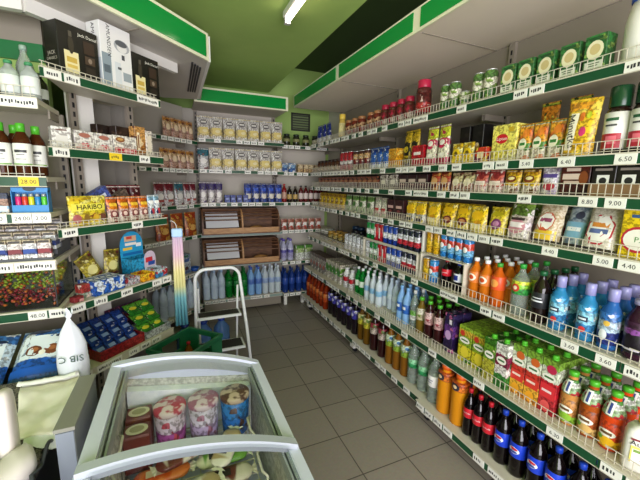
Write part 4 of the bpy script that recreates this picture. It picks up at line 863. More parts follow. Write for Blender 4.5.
one(AF, z, .355, .115, 'bluetilt', 'blue chocolate box leaning behind the orange jelly bags', roll=-.5)
one(AF, z, .5, .13, 'browntilt', 'grey brown box leaning beside tilted blue box', roll=-.5)
run(AF, z, .42, .66, 'dkredbag', 'dark red and white bag standing behind jelly bags', end='left', d0=.185, pitch=.078)
# gum shelf
def display(name, w, d, h, hb, m, backm, card=None):
    def f():
        b = MB().m(m).box(-w / 2, w / 2, -d / 2, d / 2, 0, .003); b.box(-w / 2, w / 2, -d / 2, -d / 2 + .003, .003, h); b.box(-w / 2, -w / 2 + .003, -d / 2 + .003, d / 2, .003, h); b.box(w / 2 - .003, w / 2, -d / 2 + .003, d / 2, .003, h)
        b.box(-w / 2 + .003, w / 2 - .003, d / 2 - .003, d / 2, .003, h)
        o = b.build(name)
        if hb:
            n = 10; pts = [(-w / 2, h), (w / 2, h), (w / 2, hb * .7)] + [(w / 2 * cos(pi * k / n), hb * .7 + hb * .3 * sin(pi * k / n)) for k in range(1, n)] + [(-w / 2, hb * .7)]
            c = MB().m(backm); vs = [(x, d / 2, zz) for x, zz in pts] + [(x, d / 2 + .003, zz) for x, zz in pts]; k = len(pts)
            c.add(vs, [tuple(range(k)), tuple(range(k, 2 * k))[::-1]] + [(i, i + k, (i + 1) % k + k, (i + 1) % k) for i in range(k)])
            co = c.build('header_card', o)
            if card:
                l = MB()
                for q, (kd, cx, cz, rx_, rz_, cc) in enumerate(card): l.m(mat(cc, .4)).blob(lambda x, zz: d / 2 - .0008 - .0005 * q, cx * w, cz * hb, rx_ * w, rz_ * hb, kind=kd)
                l.build('picture', co)
        return o
    return f
def regd(key, cat, *a, **k): CATS[key] = cat; BUILD[key] = display(*a, **k); DIM[key] = (a[1], a[2])
rx('gumpk', 'gum', .032, .012, .058, printed([(0, '#2f6ac8')], ('#e6ecf4', 40, .52)), bev=.001, name='gum_packet')
rx('colpk', 'gum', .026, .014, .06, printed([(0, '#c8c4c0')], ('#b83a3a', 45, .55), blob2=('#3a4a8a', 50, .62)), bev=.001, name='gum_packet')
regd('gumbox', 'display box', 'display_box', .185, .13, .08, 0, printed([(0, '#2a62c0')], ('#dfe8f2', 24, .54)), None)
regd('greybox', 'display box', 'display_box', .1, .11, .045, 0, printed([(0, '#b8b4b8'), (.4, '#c9c6cc')], ('#a83a44', 30, .6), blob2=('#3a3f6a', 34, .62)), None)
regd('yelbox4', 'display box', 'display_box', .095, .1, .05, 0, printed([(0, '#f0a81c'), (.4, '#f2c42a')], ('#e06a1c', 24, .6)), None)
z = 1.015
one(AF, z, .25, .085, 'gumbox', 'blue and white chewing gum tray on sweets shelf', rot=.03)
for r in range(2):
    for k in range(5): one(AF, z, .181 + .0345 * k, .055 + .062 * r, 'gumpk', 'blue gum packet in blue tray, %s row, %s from left' % (('front', 'back')[r], ORD[k + 1]), dz=.069, group='gum packets in the blue tray', rot=.0)
one(AF, z, .4, .08, 'greybox', 'small grey and red sweets box right of gum tray', rot=.0)
for k in range(3): one(AF, z, .371 + .029 * k, .08, 'colpk', 'grey and red gum packet in grey box, %s from left' % ORD[k + 1], dz=.034, group='packets in the grey box')
one(AF, z, .505, .062, 'yelbox4', 'small yellow orange open box before cyan display')
rp('olive', 'sweets', .1, .2, .04, printed([(0, '#8a7a2a'), (.4, '#b8a83a'), (.8, '#7a6a24')], ('#d8cf8a', 22, .6), blob2=('#6a2a2a', 26, .66)), (('e', 0, .5, .3, .15, '#d8d08a'),), name='sweet_bag')
one(AF, z, .31, .19, 'olive', 'olive gold bag leaning left behind the gum boxes', roll=-.5, cat='sweets')
one(AF, z, .4, .215, 'olive', 'olive gold bag leaning behind grey box', roll=.08)
regd('cyan', 'display box', 'display_box', .17, .1, .13, .3, printed([(0, '#1f8fc0'), (.5, '#2a9ccc')], ('#1a6aa8', 14, .62)), mat('#2a9ac8', .4), (('r', -.05, .84, .26, .06, '#d8b08a'), ('r', -.1, .86, .12, .03, '#c8443a'), ('r', .3, .68, .12, .04, '#e8f0f0'), ('r', -.05, .72, .25, .03, '#f2e8d8'), ('r', -.2, .62, .2, .03, '#e6c24a'), ('r', 0, .5, .42, .03, '#1a6aa8')))
one(AF, z, .565, .168, 'cyan', 'cyan sweets display with round topped header card')
regd('bluered', 'display box', 'display_box', .09, .1, .06, .17, printed([(0, '#3a8ac0'), (.5, '#c8d4dc')], ('#c02a34', 20, .58)), mat('#c9b8c8', .4), (('r', -.1, .65, .3, .1, '#c0303a'), ('r', .1, .5, .3, .08, '#2a4a9a')))
one(AF, z, .61, .06, 'bluered', 'small blue and red sweets display at right shelf end')
for k in range(4): one(AF, z, .51 + .036 * k, .16, 'colpk', 'small packet inside cyan display, %s from left' % ORD[k + 1], dz=.004, tilt=-1.2, group='packets inside cyan display')
rp('greenpk', 'sweets', .05, .17, .018, printed([(0, '#3aa02a'), (.5, '#4fc03a')], ('#c8e08a', 24, .6)), name='sweet_bag')
for k in range(3): one(AF, z, .53 + .055 * k, .241, 'greenpk', 'bright green sweets packet behind cyan display, %s from left' % ORD[k + 1], dz=.05 * 0, group='green packets behind cyan display')
rx('redtiny', 'sweets', .05, .075, .05, printed([(0, '#a8b8a8'), (.4, '#a83a34')], ('#e0c8b8', 26, .6)), name='sweets_box')
one(AF, z, .13, .07, 'redtiny', 'small red sweets box left of blue gum tray')
rx('redtiny2', 'sweets', .05, .03, .04, printed([(0, '#8a2a30')], ('#c88a8a', 26, .6)), name='sweets_box')
one(AF, z, .07, .031, 'redtiny2', 'flat dark red box on front corner of gum shelf')
# lowest sweets shelf
regd('redtray', 'tray', 'cardboard_tray', .29, .19, .06, 0, printed([(0, '#9a1c24')], ('#b83a3a', 12, .6)), None)
regd('whtray', 'tray', 'cardboard_tray', .2, .19, .05, 0, printed([(0, '#c9ccd0')], ('#9aa0a8', 16, .6)), None)
rp('bluesw', 'sweets', .066, .1, .015, printed([(0, '#1c3f9a'), (.5, '#24489f')], ('#14286a', 20, .58), blob2=('#d8dce8', 24, .66)), (('r', 0, .4, .3, .12, '#8fa8d8'),), name='sweet_bag')
rp('greensw', 'sweets', .09, .1, .016, printed([(0, '#2f8a2c'), (.6, '#6ab83a')], ('#e2d42a', 14, .62), blob2=('#cfe6b0', 22, .66)), (('e', 0, .5, .3, .14, '#e6d83a'),), name='sweet_bag')
rp('dkmix', 'sweets', .1, .19, .03, printed([(0, '#3a1c3a'), (.4, '#6a1c2a'), (.7, '#2a2a5a')], ('#b86a7a', 20, .62)), name='sweet_bag')
z = .63
one(AF, z, .295, .105, 'redtray', 'dark red cardboard tray filled with blue sweet bags')
for r in range(3):
    for k in range(4): one(AF, z, .19 + .07 * k, .035 + .052 * r, 'bluesw', 'blue sweet bag in red tray, %s row, %s from left' % (('front', 'middle', 'back')[r], ORD[k + 1]), dz=.012 + .053 * r, tilt=-1.0, rot=R.uniform(-.03, .03), group='blue sweet bags in red tray')
one(AF, z, .555, .105, 'whtray', 'pale cardboard tray filled with green sweet bags')
for r in range(3):
    for k in range(2): one(AF, z, .505 + .096 * k, .035 + .054 * r, 'greensw', 'green and yellow sweet bag in pale tray, %s row, %s from left' % (('front', 'middle', 'back')[r], ORD[k + 1]), dz=.012 + .057 * r, tilt=-1.0, rot=R.uniform(-.03, .03), group='green sweet bags in pale tray')
run(AF, z, .36, .632, 'dkmix', 'dark purple red bag behind sweet trays', end='left', d0=.238, pitch=.07, group='dark bags behind the sweet trays')
# ================================================================== shelves behind the counter
rb('jd', 'bottle', .24, .05, mat('#1a0f08', .12), BLK, mat('#ddd3b0', .4), (.12, .6), nr=.3, sh=.66, mark=mk_rect([('#b8a87a', 0, .3, .5, .12), ('#b8a87a', 0, -.3, .5, .1)]))
rb('clearsp', 'bottle', .16, .034, mat('#dfe6e2', .08, 0, .6, 1.25), mat('#3f8a5a', .35), mat('#dfe4e0', .4), (.15, .6), nr=.36, sh=.66)
rb('cleartall', 'bottle', .25, .034, mat('#cfd8d2', .08, 0, .7, 1.25), mat('#8fa89a', .35), printed([(0, '#d0d6d0'), (.6, '#e6ebe6')]), (.1, .45), nr=.34, sh=.6)
rb('darksmall', 'bottle', .15, .03, mat('#2a3018', .12), mat('#3a4a2a', .35), mat('#c9cfc4', .4), (.2, .5), nr=.36)
rb('rum', 'bottle', .235, .034, mat('#4a2410', .12, 0, .15, 1.25), GCAP, mat('#e9e8e2', .4), (.2, .62), nr=.4, sh=.66, caph=.16, mark=mk_rect([('#3a3a3c', 0, .3, .62, .12), ('#7fae5a', 0, -.85, .95, .06), ('#8a8a86', 0, 0, .4, .05), ('#b8b8b2', 0, -.4, .5, .06)]))
rb('rumdk', 'bottle', .225, .034, mat('#4a2410', .12, 0, .15, 1.25), mat('#20382c', .35), mat('#e9e8e2', .4), (.2, .62), nr=.4, sh=.66, mark=mk_rect([('#3a3a3c', 0, .3, .62, .1)]))
z = 2.0
one(TF, z, .72, .07, 'jd', 'big dark whisky bottle with cream label on top liquor shelf')
one(TF, z, .808, .06, 'clearsp', 'short clear spirit bottle with green cap, left of its twin')
one(TF, z, .88, .06, 'clearsp', 'short clear spirit bottle with green cap, right of its twin')
one(TF, z, .845, .135, 'cleartall', 'tall clear spirit bottle behind the two short ones')
one(TF, z, .878, .19, 'darksmall', 'small dark green bottle at right end of top liquor shelf')
z = 1.66
for k, s in enumerate((.60, .675)): one(TF, z, s, .05, 'rumdk', 'amber spirit bottle with dark cap, %s from left' % ORD[k + 1], group='amber bottles with dark caps')
for k, s in enumerate((.75, .825)): one(TF, z, s, .05, 'rum', 'amber bottle with white label and bright green cap, front, %s' % ('left' if k == 0 else 'right'), group='amber bottles with green caps')
for k, s in enumerate((.775, .855)): one(TF, z, s, .13, 'rum', 'amber bottle with bright green cap in the back row, %s' % ('left' if k == 0 else 'right'), group='amber bottles with green caps')
# lighters
def lighter_tray():
    w, d, h = .135, .05, .035
    b = MB().m(mat('#2f86c8', .4)); b.box(-w / 2, w / 2, -d / 2, d / 2, 0, .003); b.box(-w / 2, w / 2, -d / 2, -d / 2 + .003, .003, h); b.box(-w / 2, w / 2, d / 2 - .003, d / 2, .003, .115); b.box(-w / 2, -w / 2 + .003, -d / 2 + .003, d / 2 - .003, .003, .1); b.box(w / 2 - .003, w / 2, -d / 2 + .003, d / 2 - .003, .003, .1)
    b.box(-w / 2, w / 2, -d / 2 + .01, d / 2 - .003, .095, .115)
    o = b.build('display_box'); MB().m(mat('#23262c', .4)).blob(lambda x, zz: -d / 2 + .0094, 0, .112, .025, .014).build('cut_out', o)
    return o
BUILD['ltray'] = lighter_tray; CATS['ltray'] = 'display box'; DIM['ltray'] = (.135, .05)
z = 1.495
one(TF, z, .835, .05, 'ltray', 'blue cardboard lighter display with five coloured lighters')
for k, (c, n) in enumerate((('#d82a7a', 'pink'), ('#d8402a', 'red orange'), ('#d8d82a', 'yellow'), ('#2a8ad0', 'blue'), ('#5ac83a', 'green'))):
    b = MB().m(mat(c, .25, 0, .1)).lathe([(.0095, 0), (.011, .003), (.011, .068), (.01, .07)], 12); o = b.build('lighter', None, TF.at(.787 + .024 * k, .045, z + .0038)); MB().m(STEEL).lathe([(.009, .07), (.009, .082), (.006, .084), (0, .084)], 12).build('metal_head', o)
    tag(o, '%s lighter standing in blue lighter display' % n, 'lighter')
rx('matchbx', 'box', .05, .09, .04, printed([(0, '#9ac0dc'), (.35, '#b08a7a'), (.7, '#3a3f5a')], ('#e6d8c8', 26, .6)), (('r', 0, .2, .4, .14, '#cfe0ec'),), name='tobacco_box')
run(TF, z, .56, .76, 'matchbx', 'small blue and brown box left of lighter display', end='left', pitch=.054)
# cigarettes on a stepped tray
st = MB().m(mat('#55575c', .6))
for k in range(4): st.box(0, .33, .01 + .075 * k, .085 + .075 * k, 0, .012 + .025 * k)
st = st.build('stepped_tray', None, TF.at(.57, .0, 1.2705)); tag(st, 'grey stepped tray holding cigarette packs behind the counter', 'tray')
CG = [('#2a4a9a', '#e6e6ea', 'blue'), ('#8a2a34', '#e9dcd8', 'dark red'), ('#2a3f8a', '#eceef2', 'navy'), ('#7a242c', '#e6ddd6', 'burgundy')]
for k, (c1, c2, n) in enumerate(CG): rx('cig%d' % k, 'cigarettes', .052, .088, .022, printed([(0, c2), (.22, c1), (.5, c2), (.8, '#b8a888')], ('#6a5a50', 40, .66)), (('r', 0, .4, .4, .1, c1), ('r', 0, .88, .4, .06, '#3a342e')), bev=.001, name='cigarette_pack')
for r in range(4):
    for i in range(6):
        k = (i + r) % 4 if r else i % 4
        for q in range(3 if r else 1):
            one(TF, 1.27, .598 + .0545 * i, .022 + .075 * r + .023 * q, 'cig%d' % k, '%s and white cigarette pack, step %s, file %s%s' % (CG[k][2], ('one', 'two', 'three', 'four')[r], ORD[i + 1], '' if not r else ', ' + ('front', 'middle', 'back')[q]), dz=.013 + .025 * r, rot=R.uniform(-.03, .03), group='cigarette packs on stepped tray')
# acrylic sweet bins
z = 1.03
AC = pane('#eef4f2', .03)
for nm, s0, s1, cols in (('left', .35, .6, ('#a8323a', '#c86a7a', '#8a2a3a', '#d8b0a0', '#b84a5a', '#7a2a34')), ('right', .615, .895, ('#a8263a', '#9fb02a', '#d86a2a', '#7a1c34', '#c8483a', '#b8c03a'))):
    t = empty('sweets_bin', TF.at(s0, .02, z + .0005)); w = s1 - s0
    tag(t, 'clear acrylic sweets bin below the cigarettes, %s' % ('cut by picture edge' if nm == 'left' else 'with green and red fruit jellies'), 'bin')
    b = MB().m(DARK); b.box(0, w, 0, .005, 0, .006); b.box(0, .005, 0, .005, .006, .2); b.box(w - .005, w, 0, .005, .006, .2); b.box(0, w, 0, .005, .195, .2); b.box(w - .005, w, .005, .3, 0, .006); b.box(w - .005, w, .295, .3, .006, .2)
    b.build('frame', t)
    MB().m(AC).box(.006, w - .006, .001, .003, .007, .194).build('front_pane', t); MB().m(AC).box(w - .004, w - .002, .006, .294, .007, .194).build('side_pane', t)
    MB().m(mat('#3a3634', .6)).box(.005, w - .005, .006, .29, 0, .004).build('base', t)
    j = MB(); rr = random.Random(5)
    for i in range(420):
        x = rr.uniform(.016, w - .016); y = rr.uniform(.016, .27); zt = .045 + (y / .27) * .13; zz = rr.uniform(max(.014, zt - .04), zt)
        reg_ = (0 if zz < .06 else 1) if nm == 'right' else 0
        c = cols[rr.choice((0, 2, 3, 4))] if (zz < .085 or x < .1 * w) else cols[rr.choice((1, 1, 5 % len(cols), 2))] if len(cols) > 4 else rr.choice(cols)
        a = .0095; M = Matrix.Translation((x, y, zz)) @ Matrix.Rotation(rr.uniform(0, 6), 4, Vector((rr.random(), rr.random(), rr.random() + .1)).normalized())
        vs = [M @ Vector(v) * 1 for v in ((a * 1.2, 0, 0), (-a * 1.2, 0, 0), (0, a, 0), (0, -a, 0), (0, 0, a * .8), (0, 0, -a * .8))]
        j.m(mat(c, .3)).add(vs, [(0, 2, 4), (2, 1, 4), (1, 3, 4), (3, 0, 4), (2, 0, 5), (1, 2, 5), (3, 1, 5), (0, 3, 5)], True)
    j = j.build('fruit_jellies', None, TF.at(s0, .02, z + .001)); tag(j, 'heap of %s wrapped fruit jellies inside acrylic bin' % ('red and pink' if nm == 'left' else 'green, red and orange'), 'sweets', kind='stuff')

# ================================================================== counter corner
GRAN = noisy('#1d1b1a', '#9a9184', 160, .35, lo=.42, hi=.62, detail=2)
t = empty('counter', (-.9, .9, 0)); tag(t, 'till counter with speckled granite top at lower left', 'counter')
MB().m(GRAN).box(-.8, .515, -.6, .63, .845, .88).build('worktop', t, bevel=.003); MB().m(mat('#2c2d33', .5)).box(-.78, .495, -.58, .58, 0, .845).build('cabinet', t)
t = empty('partition_panel', (-.305, .95, 0)); tag(t, 'grey upright panel between the till counter and freezer', 'panel')
MB().m(mat('#8a8a86', .45)).box(-.025, .018, .06, .33, 0, .975).build('board', t); MB().m(mat('#86847a', .4)).box(-.028, .021, .057, .333, .975, .985).build('top_edge', t); MB().m(mat('#7b818c', .4)).box(-.024, .017, .056, .06, .0, .972).build('side_sheet', t)
# cream wrapping sheet
def sheet(u, v):
    a = Vector((-.55, 1.43)); b_ = Vector((-.365, 1.42)); c_ = Vector((-.348, 1.1)); d_ = Vector((-.465, 1.14))
    p = (a * (1 - u) + b_ * u) * (1 - v) + (d_ * (1 - u) + c_ * u) * v
    n_ = noise.noise(Vector((p.x * 14, p.y * 11, 0))) * .012 + noise.noise(Vector((p.x * 45, p.y * 30, 3))) * .004
    return (p.x, p.y, .9 + n_ + .012 * u ** 3 + .03 * max(0, 1 - v * 6) * 0 + .012 * sin(v * 9) * .4)
b = MB().m(noisy('#fdf6ea', '#f6ecd8', 8, .45)).grid(sheet, 22, 26)
o = b.build('wrapping_bag'); md = o.modifiers.new('thick', 'SOLIDIFY'); md.thickness = .006; tag(o, 'flat cream plastic bag lying crumpled on the granite counter', 'bag')
def hem(u, v):
    x, y, zz = sheet(.02 + .96 * u, 0); ph = v * pi * 1.4
    return (x - .01 * v, y + .004 + .012 * sin(ph), zz + .012 - .014 * cos(ph) + .004 * noise.noise(Vector((u * 9, v * 4, 1))))
MB().m(mat('#eceae6', .4)).grid(hem, 16, 6).build('white_hem', o)
def hem2(u, v):
    x, y, zz = sheet(.15 + .85 * u, 1); return (x + .004, y - .045 * v * (.4 + .6 * u), zz + .003 - .018 * v + .005 * noise.noise(Vector((u * 8, v * 3, 5))))
MB().m(mat('#e9e9e8', .4)).grid(hem2, 14, 5).build('white_flap', o)
# telephone
t = empty('telephone', (-.43, 1.03, .881)); tag(t, 'white desk telephone with upright handset on granite counter', 'telephone')
PH = mat('#dcd2cd', .3)
def sweep(pts, n=16):
    """flattened tube through (centre, half width, half height) stations"""
    b = MB(); vs = []; fs = []
    for p, hw, hh, dx in pts:
        for k in range(n):
            a = 2 * pi * k / n; q = 1 / (abs(cos(a)) ** 3 + abs(sin(a)) ** 3) ** (1 / 3)
            vs.append((p[0] + dx[0] * hw * q * cos(a), p[1] + dx[1] * hw * q * cos(a), p[2] + hh * q * sin(a)))
    m_ = len(pts)
    for i in range(m_ - 1):
        for k in range(n): fs.append((i * n + k, i * n + (k + 1) % n, (i + 1) * n + (k + 1) % n, (i + 1) * n + k))
    fs += [tuple(range(n))[::-1], tuple((m_ - 1) * n + k for k in range(n))]
    return vs, fs
dx = (-.45, .89)
vs, fs = sweep([((-.09, -.13, .022), .045, .012, dx), ((-.07, -.12, .024), .056, .022, dx), ((-.02, -.09, .028), .058, .026, dx), ((.02, -.045, .036), .055, .034, dx), ((.04, -.02, .038), .048, .034, dx), ((.048, -.01, .038), .03, .02, dx)])
MB().m(PH).add(vs, fs, True).build('base', t)
b = MB().m(PH); P = []
for k, (zz, w_) in enumerate(((.03, .8), (.04, 1), (.1, 1.05), (.17, 1), (.195, .85), (.205, .5))): P.append((w_, zz))
b.lathe(P, 18, sq=3); b.v = [(x * .017 - .012 - (zz - .03) * .06, y * .03 + .02 + (zz - .03) * .2, zz) for x, y, zz in b.v]
hs = b.build('handset', t)
b = MB().m(mat('#6a6f78', .5))
for k in range(4):
    for q in range(3): b.box(-.1 + .022 * q, -.085 + .022 * q, -.115 + .02 * k + .01 * q, -.103 + .02 * k + .01 * q, .05, .056)
b.build('keypad', t)
o = MB().m(mat('#3a3c40', .5)).tube([(-.366 + .003 * sin(k * .5), 1.1 - .012 * k, .888 + .03 * max(0, sin(k * .45))) for k in range(9)] + [(-.36, .93, .93), (-.352, .9, .85)], .005, 6).build('cable'); tag(o, 'black cable running off the counter beside grey panel', 'cable')
# biscuit bags in a wire basket
t = empty('wire_basket', (-.78, 1.69, 0)); tag(t, 'dark wire basket holding two blue biscuit bags behind the counter', 'basket')
b = MB().m(mat('#8a8272', .4)); BX0, BX1, BY0, BY1 = -.35, .34, -.145, .2
for zz in (.775, .8, .845): b.tube([(BX0, BY0, zz), (BX1, BY0, zz), (BX1, BY1, zz + .0), (BX0, BY1, zz)], .0025, 5, True)
x = BX0
while x < BX1: b.box(x - .0015, x + .0015, BY0 - .0015, BY0 + .0015, .775, .845); x += .03
y = BY0
while y < BY1: b.box(BX1 - .0015, BX1 + .0015, y - .0015, y + .0015, .775, .845); y += .03
b.build('wires', t); MB().m(mat('#1a1a1c', .7)).box(BX0, BX1, BY0, BY1, .768, .774).build('bottom', t); MB().m(mat('#202124', .7)).box(BX0 + .02, BX1 - .02, BY0 + .02, BY1 - .02, 0, .768).build('stand', t)
rp('biscuit', 'biscuits', .2, .27, .07, printed([(0, '#1c5ab8'), (.36, '#c3d6ea'), (.8, '#3f78c4')], ('#e6edf4', 9, .6)), (('r', 0, .58, .38, .22, '#dfe8f0'), ('e', -.16, .5, .14, .1, '#6a3a24'), ('e', .15, .5, .14, .1, '#7a4428'), ('e', -.15, .52, .07, .045, '#a8683e'), ('e', .16, .52, .07, .045, '#a8683e'), ('e', 0, .45, .06, .05, '#f2ece2'), ('e', -.15, .88, .22, .05, '#14284a'), ('e', .28, .76, .12, .035, '#14284a'), ('r', 0, .14, .47, .06, '#1a56b4')), name='biscuit_bag', kind='pillow')
for k, x in enumerate((-.985, -.77, -.555)):
    o = put('biscuit', (x, 1.59, .83), 0, ('white and blue biscuit bag with brown bears, %s' % ('partly outside left picture edge', 'second from the white carrier bag', 'nearest the white carrier bag')[k]), 'biscuit bags in wire basket', tilt=-radians(62))
# white carrier bag
def carrier(u, v):
    a = 2 * pi * u; pr = [(0, 1), (.25, 1.05), (.5, .95), (.72, .6), (.86, .2), (.9, .1), (.95, .2), (1, .3)]
    for (v0, r0), (v1, r1) in zip(pr, pr[1:]):
        if v <= v1: q = r0 + (r1 - r0) * (v - v0) / (v1 - v0); break
    f_ = 1 + .08 * sin(a * 5 + 2) * v + .05 * noise.noise(Vector((cos(a) * 2, sin(a) * 2, v * 4)))
    return (.05 * q * cos(a) * f_, .045 * q * sin(a) * f_, .27 * v + (.012 * sin(a * 4) if v > .93 else 0))
b = MB().m(mat('#e3e6f0', .3, 0, .1)).grid(carrier, 28, 22); o = b.build('carrier_bag', None, (-.4, 1.49, .881)); tag(o, 'white knotted plastic carrier bag standing at the counter end', 'bag')
MB().m(mat('#2f4a44', .4)).text('SIB C', .036, lambda x, zz: -.052 + .1 * abs(x) - .002, .008, .1, pi).build('lettering', o)

# ================================================================== ice cream freezer
t = empty('chest_freezer', (.02, .8, 0)); tag(t, 'white ice cream chest freezer with curved sliding glass lids', 'freezer')
XL, XR, Y0, Y1 = -.262, .275, -.55, .55
def zt(x): return .98 - .1 * (x - XL) / (XR - XL)
def za(x): u = (2 * x - XL - XR) / (XR - XL); return zt(x) + .04 * (1 - u * u)
FW = mat('#d3d6ec', .4); FG = mat('#9ea3a4', .4)
b = MB().m(FW)
def wall(x0, x1, y0, y1, z0, top): b.add([(x0, y0, z0), (x1, y0, z0), (x1, y1, z0), (x0, y1, z0), (x0, y0, top(x0)), (x1, y0, top(x1)), (x1, y1, top(x1)), (x0, y1, top(x0))], [(3, 2, 1, 0), (4, 5, 6, 7), (0, 1, 5, 4), (1, 2, 6, 5), (2, 3, 7, 6), (3, 0, 4, 7)])
tp = lambda x: zt(x) - .03
wall(XL, XL + .035, Y0, Y1, .08, tp); wall(XR - .035, XR, Y0, Y1, .08, tp); wall(XL + .035, XR - .035, Y1 - .03, Y1, .08, tp); wall(XL + .035, XR - .035, Y0, Y0 + .04, .08, tp); b.box(XL + .035, XR - .035, Y0 + .04, Y1 - .03, .08, .58)
b.build('cabinet', t); MB().m(DARK).box(XL + .03, XR - .03, Y0 + .03, Y1 - .03, 0, .08).build('plinth', t)
LIN = noisy('#cfccc6', '#a5a29c', 70, .7, lo=.4, hi=.6)
b = MB().m(LIN); tq = lambda x: zt(x) - .05
wall(XL + .035, XL + .04, Y0 + .04, Y1 - .035, .5, tq); wall(XR - .04, XR - .035, Y0 + .04, Y1 - .035, .5, tq); wall(XL + .04, XR - .04, Y1 - .038, Y1 - .03, .5, tq)
b.build('liner', t)
b = MB().m(noisy('#f4f5fb', '#e6e9f4', 30, .7, .3)); wall(XL + .045, XR - .045, Y1 - .075, Y1 - .04, .5805, lambda x: zt(x) - .075); b.build('frost_wall', t)
b = MB().m(FW)
for x0, x1 in ((XL - .004, XL + .03), (XR - .03, XR + .004)): wall(x0, x1, Y0, Y1, zt((x0 + x1) / 2) - .035, zt)
b.m(FG)
for x0, x1 in ((XL + .03, XL + .036), (XL + .042, XL + .048), (XR - .036, XR - .03), (XR - .048, XR - .042)): wall(x0, x1, Y0 + .02, Y1 - .02, zt(x0) - .05, lambda x: zt(x) - .012)
b.build('rail', t)
def arch(y0, y1, z0, z1, m_, name, par, n=20, lift=0):
    b = MB().m(m_); vs = []; 
    for i in range(n + 1):
        x = XL + (XR - XL) * i / n
        for y, q in ((y0, z0), (y1, z0), (y1, z1), (y0, z1)): vs.append((x, y, za(x) + q + lift))
    fs = [(i * 4 + k, i * 4 + (k + 1) % 4, i * 4 + 4 + (k + 1) % 4, i * 4 + 4 + k) for i in range(n) for k in range(4)] + [(0, 1, 2, 3), (n * 4 + 3, n * 4 + 2, n * 4 + 1, n * 4)]
    return b.add(vs, fs).build(name, par)
arch(Y1 - .028, Y1 + .004, -.075, .0, FW, 'end_cap', t); arch(Y1 - .034, Y1 - .028, -.055, -.012, FG, 'lid_seal', t); arch(Y0, Y0 + .03, -.07, .0, FW, 'end_cap', t)
GL = pane('#fbfdfd', .02)
def lid(y0, y1, lift):
    g = MB().m(GL).grid(lambda u, v: (XL + .03 + (XR - XL - .06) * u, y0 + (y1 - y0) * v, za(XL + .03 + (XR - XL - .06) * u) + lift), 20, 2).build('glass_lid', t)
    return g
g = lid(.03, Y1 - .03, -.014); arch(.02, .045, -.024, -.008, mat('#9b9ea8', .35), 'lid_frame', g)
g2 = lid(-.5, .03, .006); arch(.012, .04, -.004, .014, mat('#b4b8c4', .3), 'lid_frame', g2); arch(-.51, -.49, -.004, .014, FG, 'lid_frame', g2)
fr = (.02, .8)
def W2(x, y): return (x - fr[0] * 0, y)
# goods in the freezer (world coordinates); a raised wire basket carries them
t = empty('freezer_basket', (.02, 1.0, .5805)); tag(t, 'white wire basket inside freezer carrying ice cream', 'basket')
b = MB().m(WIRE)
for k in range(17): y = -.22 + .03 * k; b.box(-.22, .19, y - .0015, y + .0015, .118, .121)
for k in range(8): x = -.22 + .058 * k; b.box(x - .0015, x + .0015, -.225, .265, .115, .118)
for x in (-.22, .19):
    for y in (-.22, .26): b.box(x - .0012, x + .0012, y - .0012, y + .0012, 0, .118)
b.build('wires', t)
for sx in (-1, 1):
    x = -.217 if sx < 0 else .187; q = -.02 * sx
    zz = .275 if sx < 0 else .225
    MB().m(WIRE).tube([(x, -.17, .121), (x, -.17, zz), (x + q * .5, -.15, zz), (x + q * .5, -.08, zz), (x, -.06, zz), (x, 0, zz), (x + q * .5, .02, zz + .01), (x + q * .5, .08, zz + .01), (x, .09, zz + .01), (x, .09, .121)], .004, 7).build('handle', t)
TB = .7025
def tub(c1, c2, top1, top2):
    def f():
        o = MB().m(printed([(0, c1), (.3, c1), (.55, c2)], (top2, 26, .64))).lathe([(.046, 0), (.048, .003), (.054, .095)], 20).build('ice_cream_tub')
        MB().m(noisy(top1, top2, 26, .35, lo=.45, hi=.52, detail=2)).lathe([(.054, .095), (.055, .098), (.055, .106), (.05, .109), (0, .111)], 22).build('lid', o)
        return o
    return f
for k, a in (('tubpink', ('#a8509a', '#d8c4d8', '#e6cfd2', '#c0455a')), ('tublilac', ('#b8a0c8', '#d6c8e0', '#dcc6d0', '#a86a86')), ('tubblue', ('#1f6ac0', '#2f80d0', '#c9b09a', '#5a3a2c'))): BUILD[k] = tub(*a); CATS[k] = 'ice cream'; DIM[k] = (.11, .11)
for k, x, y, n in (('tubpink', -.056, 1.2, 'pink swirl ice cream tub left of the lilac one'), ('tublilac', .058, 1.195, 'lilac swirl ice cream tub in middle of three tubs'), ('tubblue', .172, 1.19, 'blue ice cream tub with chocolate pieces on lid')): put(k, (x, y, TB), 0, n).scale = (1, 1, 1.45)
def brownbox():
    o = MB().m(mat('#6a2a24', .35)).box(-.05, .05, -.035, .035, 0, .09).build('ice_cream_box', bevel=.004)
    l = MB().m(mat('#d9d2b4', .4)); n = 18; l.add([(0, 0, .0912)] + [(.042 * cos(2 * pi * k / n), .026 * sin(2 * pi * k / n), .0912) for k in range(n)], [(0, 1 + k, 1 + (k + 1) % n) for k in range(n)])
    l.m(mat('#a8a078', .4)).add([(0, 0, .0918)] + [(.028 * cos(2 * pi * k / n), .016 * sin(2 * pi * k / n), .0918) for k in range(n)], [(0, 1 + k, 1 + (k + 1) % n) for k in range(n)])
    l.build('oval_label', o); return o
BUILD['bb'] = brownbox; CATS['bb'] = 'ice cream'; DIM['bb'] = (.1, .07)
put('bb', (-.155, 1.215, TB), 0, 'maroon ice cream box with cream oval at the back').scale = (.8, 1, 1.6); put('bb', (-.155, 1.135, TB), 0, 'maroon ice cream box with cream oval nearer the front').scale = (.8, 1, 1.5)
